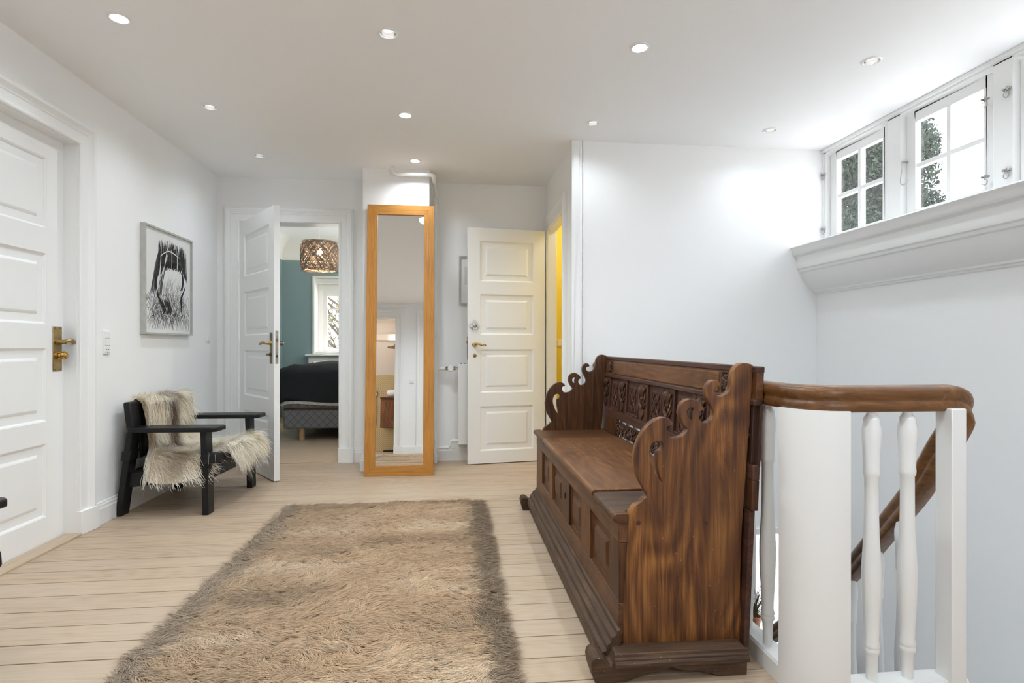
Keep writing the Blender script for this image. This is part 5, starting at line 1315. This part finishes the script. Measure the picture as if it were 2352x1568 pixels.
mb.f = [(j * 31 + i, j * 31 + i + 1, (j + 1) * 31 + i + 1, (j + 1) * 31 + i) for j in range(48) for i in range(30)]
mb.build('hide', 'hide', skin, smooth=80)
n = 20000
u = rng.uniform(-1, 1, n); v = rng.uniform(0, 1, n) ** .95
P0 = skin_pt(u, v); ep = .01
Tu = skin_pt(np.clip(u + ep, -1, 1), v) - skin_pt(np.clip(u - ep, -1, 1), v)
Tv = skin_pt(u, np.clip(v + ep, 0, 1)) - skin_pt(u, np.clip(v - ep, 0, 1))
Tu /= np.linalg.norm(Tu, axis=1)[:, None]; Tv /= np.linalg.norm(Tv, axis=1)[:, None]
N_ = np.cross(Tv, Tu); 
flip = np.where((v < .12) , 1, 1)
cen = np.array([-.02, 0, .62])
N_ *= np.sign(np.einsum('ij,ij->i', N_, np.where((v < .18)[:, None], P0 - np.array([-.22, 0, .5]), np.array([.5, 0, 1.0]) - P0 * 0)))[:, None]
swirl = vnoise(u * 3 + 7, v * 7 + 3, 5) - .5
clump = vnoise(u * 11 + 1, v * 26 + 4, 8) - .5
d0 = Tv * (.75 + .3 * np.sign(v - .17))[:, None] * np.where(v < .17, -.9, 1)[:, None] + Tu * (u * .9 + swirl * 1.8 + clump * 1.0)[:, None] + rng.normal(0, .16, (n, 3))
d0 /= np.linalg.norm(d0, axis=1)[:, None]
ln = rng.uniform(.045, .11, n) * (.8 + .4 * vnoise(u * 6, v * 12, 3))
ln = np.where(rng.random(n) < .08, ln * 1.5, ln)
ln = np.where(v < .20, ln * .42, ln)
brown = np.clip(1.35 - np.abs((u - .02 - .25 * np.sin(v * 9)) / .22), 0, 1) * np.clip((.62 - v) / .1, 0, 1) * np.clip(vnoise(u * 5 + 2, v * 9, 12) * 1.9 - .1, 0, 1)
brown = np.maximum(brown, np.clip(vnoise(u * 4 + 9, v * 8 + 5, 21) * 2.6 - 1.75, 0, .8))
cream = np.array([1.0, .97, .90]); tan = np.array([.93, .82, .65]); brn = np.array([.20, .12, .08])
tmix = vnoise(u * 5, v * 13 + 30, 31)[:, None] * .7 + rng.random((n, 1)) * .3
colr = cream * (1 - tmix) + tan * tmix
colr = colr * (1 - brown[:, None]) + brn * brown[:, None]
colr *= rng.uniform(.8, 1.12, (n, 1))
strands('fleece', P0.astype(np.float64), N_, d0, ln, rng.uniform(.0016, .0030, n), np.clip(colr, 0, 1), 5, .55, skin, wave=.35)

# ================================================================== SHAGGY RUG
RX0, RX1, RY0, RY1 = -1.045, .185, .55, 3.635
rug = thing('shaggy_rug', ((RX0 + RX1) / 2, (RY0 + RY1) / 2, 0), 'long-pile brown and tan wool rug lying along the plank floor', 'rug')
RL = np.array([(RX0 + RX1) / 2, (RY0 + RY1) / 2, 0])
wp(MB().box(RX0 + .01, RX1 - .01, RY0, RY1, .001, .010), 'backing', 'rug_back', rug)
nt = 19000; per = 14
yy = RY0 + .005 + (RY1 - RY0 - .01) * rng.random(nt) ** .78
xx = rng.uniform(RX0, RX1, nt)
fld = vnoise(xx * 5 + 3, yy * 6 + 1, 41) * 2 - 1
fld2 = vnoise(xx * 14 + 9, yy * 16 + 5, 42) * 2 - 1
ang_ = math.pi * .02 + fld * 1.0 + fld2 * .8 + rng.normal(0, .30, nt) + np.where(rng.random(nt) < .25, math.pi, 0)
edge = np.minimum(xx - RX0, RX1 - xx)
pull = np.where(xx < (RX0 + RX1) / 2, math.pi, 0)
td = np.stack([np.cos(ang_), np.sin(ang_) * .8 - .12, np.zeros(nt)], -1)
outx = np.where(edge < .05, np.where(xx < -.4, -.5, .5), 0); td[:, 0] += outx
td /= np.linalg.norm(td, axis=1)[:, None]
idx = np.repeat(np.arange(nt), per); n = len(idx)
ro = np.stack([xx[idx] + rng.normal(0, .006, n), yy[idx] + rng.normal(0, .006, n), np.full(n, .008)], -1)
ro[:, 0] = np.clip(ro[:, 0], RX0, RX1); ro[:, 1] = np.clip(ro[:, 1], RY0, RY1)
dd_ = td[idx] + rng.normal(0, .20, (n, 3)) * np.array([1, 1, .3]); dd_ /= np.linalg.norm(dd_, axis=1)[:, None]
nz = np.zeros((n, 3)); nz[:, 2] = .85
tc = np.array([.66, .48, .315])
band = vnoise(xx * 1.3 + 2, yy * 6.5 + 4, 51) * .65 + vnoise(xx * 5 + 12, yy * 13 + 4, 52) * .35
bd = np.clip((.115 - (xx - RX0) + .05 * (vnoise(yy * 9, xx * 0, 53) - .5)) / .05, 0, 1)
bd = np.maximum(bd, np.clip((.115 - (RX1 - xx) + .05 * (vnoise(yy * 9 + 20, xx * 0, 54) - .5)) / .03, 0, 1))
bd = np.maximum(bd, np.clip((.05 - (RY1 - yy)) / .03, 0, .6))
light_ = np.array([.80, .64, .46]); dark_ = np.array([.30, .20, .13]); bord = np.array([.41, .325, .25])
f1 = np.clip((band - .55) * 4.0, 0, 1)[:, None]; f2 = np.clip((.42 - band) * 4.0, 0, 1)[:, None]
tcol = tc * (1 - f1) + light_ * f1; tcol = tcol * (1 - f2 * .6) + dark_ * f2 * .6
left = np.clip((-.35 - xx) / .5, 0, 1)[:, None]
tcol = tcol * (1 - left * .25) + np.array([.46, .37, .28]) * left * .25
bcol = np.where((xx > -.4)[:, None], np.array([.27, .195, .135]), bord)
tcol = tcol * (1 - bd[:, None] * .85) + bcol * bd[:, None] * .85
tcol *= rng.uniform(.84, 1.16, (nt, 1))
sc_ = tcol[idx] * rng.uniform(.8, 1.2, (n, 1))
pale = rng.random(n) < .10
sc_[pale] = sc_[pale] * .4 + np.array([.78, .66, .50]) * .6
lens_ = rng.uniform(.030, .052, n)
strands('pile', ro - RL, nz, dd_, lens_, rng.uniform(.0014, .0027, n), np.clip(sc_, 0, .95), 3, .35, rug, wave=.25)
fr = MB()
for k in range(150):
    x = RX0 + .02 + (RX1 - RX0 - .04) * (k + random.random() * .6) / 150
    fr.tube([(x, RY1 - .005, .006), (x + random.uniform(-.004, .004), RY1 + .012, .006), (x + random.uniform(-.008, .008), RY1 + random.uniform(.018, .032), .003)], .0017, 4)
wp(fr, 'fringe', 'fringe', rug)['kind'] = 'stuff'

# ================================================================== OUTDOORS
gr = MB().box(-60, 60, -60, 80, -3.4, -3.2).build('ground', 'bounce_ground', kind='structure')
def leaves(centres, n, size, rnd):
    """small folded leaf blades scattered in ellipsoids: (x,y,z, rx,ry,rz, weight)"""
    wts = np.array([c[6] for c in centres]); wts = wts / wts.sum()
    pick = rnd.choice(len(centres), n, p=wts); C_ = np.array([c[:6] for c in centres])[pick]
    d = rnd.normal(0, 1, (n, 3)); d /= np.linalg.norm(d, axis=1)[:, None]
    p = C_[:, :3] + d * C_[:, 3:6] * (rnd.random(n) ** .45)[:, None]
    a = rnd.normal(0, 1, (n, 3)); a[:, 2] += .6; a /= np.linalg.norm(a, axis=1)[:, None]
    b = np.cross(a, rnd.normal(0, 1, (n, 3))); b /= np.linalg.norm(b, axis=1)[:, None]
    s_ = (size * rnd.uniform(.6, 1.4, n))[:, None]
    V = np.stack([p - a * s_, p + b * s_ * .32, p + a * s_, p - b * s_ * .32], 1)
    return V
def tree(loc, label, centres, n, size, material, trunk_h, seed, branches=0):
    t_ = thing('conifer_tree' if branches == 0 else 'garden_tree', loc, label, 'tree')
    rnd = np.random.default_rng(seed)
    V = leaves(centres, n, size, rnd)
    mb = MB(); mb.v = [tuple(q) for q in V.reshape(-1, 3)]; mb.f = [(4 * i, 4 * i + 1, 4 * i + 2, 4 * i + 3) for i in range(n)]
    me = bpy.data.meshes.new('foliage'); me.from_pydata(mb.v, [], mb.f); link(me, 'foliage', material, t_, 'stuff')
    tr = MB().tube([(0, 0, 0), (.05, 0, trunk_h * .5), (0, .05, trunk_h)], [.16, .11, .03], 8)
    tr.build('trunk', 'bark', t_)
    br = MB()
    for k in range(branches):
        a = rnd.uniform(0, 6.28); h_ = rnd.uniform(.35, .95) * trunk_h; L_ = rnd.uniform(.7, 1.7)
        p1 = (L_ * .5 * math.cos(a), L_ * .5 * math.sin(a), h_ + L_ * .35); p2 = (L_ * math.cos(a + .2), L_ * math.sin(a + .2), h_ + L_ * .9)
        br.tube([(0, 0, h_), p1, p2], [.03, .016, .005], 5)
        for q in range(3):
            b = a + rnd.uniform(-1, 1)
            br.tube([p1, (p1[0] + .4 * math.cos(b), p1[1] + .4 * math.sin(b), p1[2] + .35), (p1[0] + .6 * math.cos(b), p1[1] + .6 * math.sin(b), p1[2] + .75)], [.012, .007, .003], 4)
    if branches: br.build('branches', 'bark', t_)
    return t_
cz = 3.2
tree((6.2, 8.0, -3.2), 'dark green conifer outside the high window row', [(0, 0, 5.4, 1.15, 1.1, 1.2, 3), (.1, 0, 6.9, 1.0, .9, 1.1, 2.6), (.75, -.1, 6.0, .65, .6, .7, 1.3), (.72, 0, 7.3, .5, .5, .6, .8), (-.8, .2, 6.4, .8, .7, 1.1, .7), (-.3, 0, 8.2, .8, .7, .8, 1.0), (0, 0, 4.0, 1.3, 1.2, 1.2, 1.6)], 130000, .033, 'needle', 8.6, 5)
tree((-2.4, 12.2, -3.2), 'leafy bare-branched tree outside the bedroom window', [(0, 0, 4.7, 1.5, 1.0, 1.7, 1), (.9, .3, 4.2, 1.2, .8, 1.2, .6)], 3200, .06, 'twigleaf', 5.6, 9, branches=34)
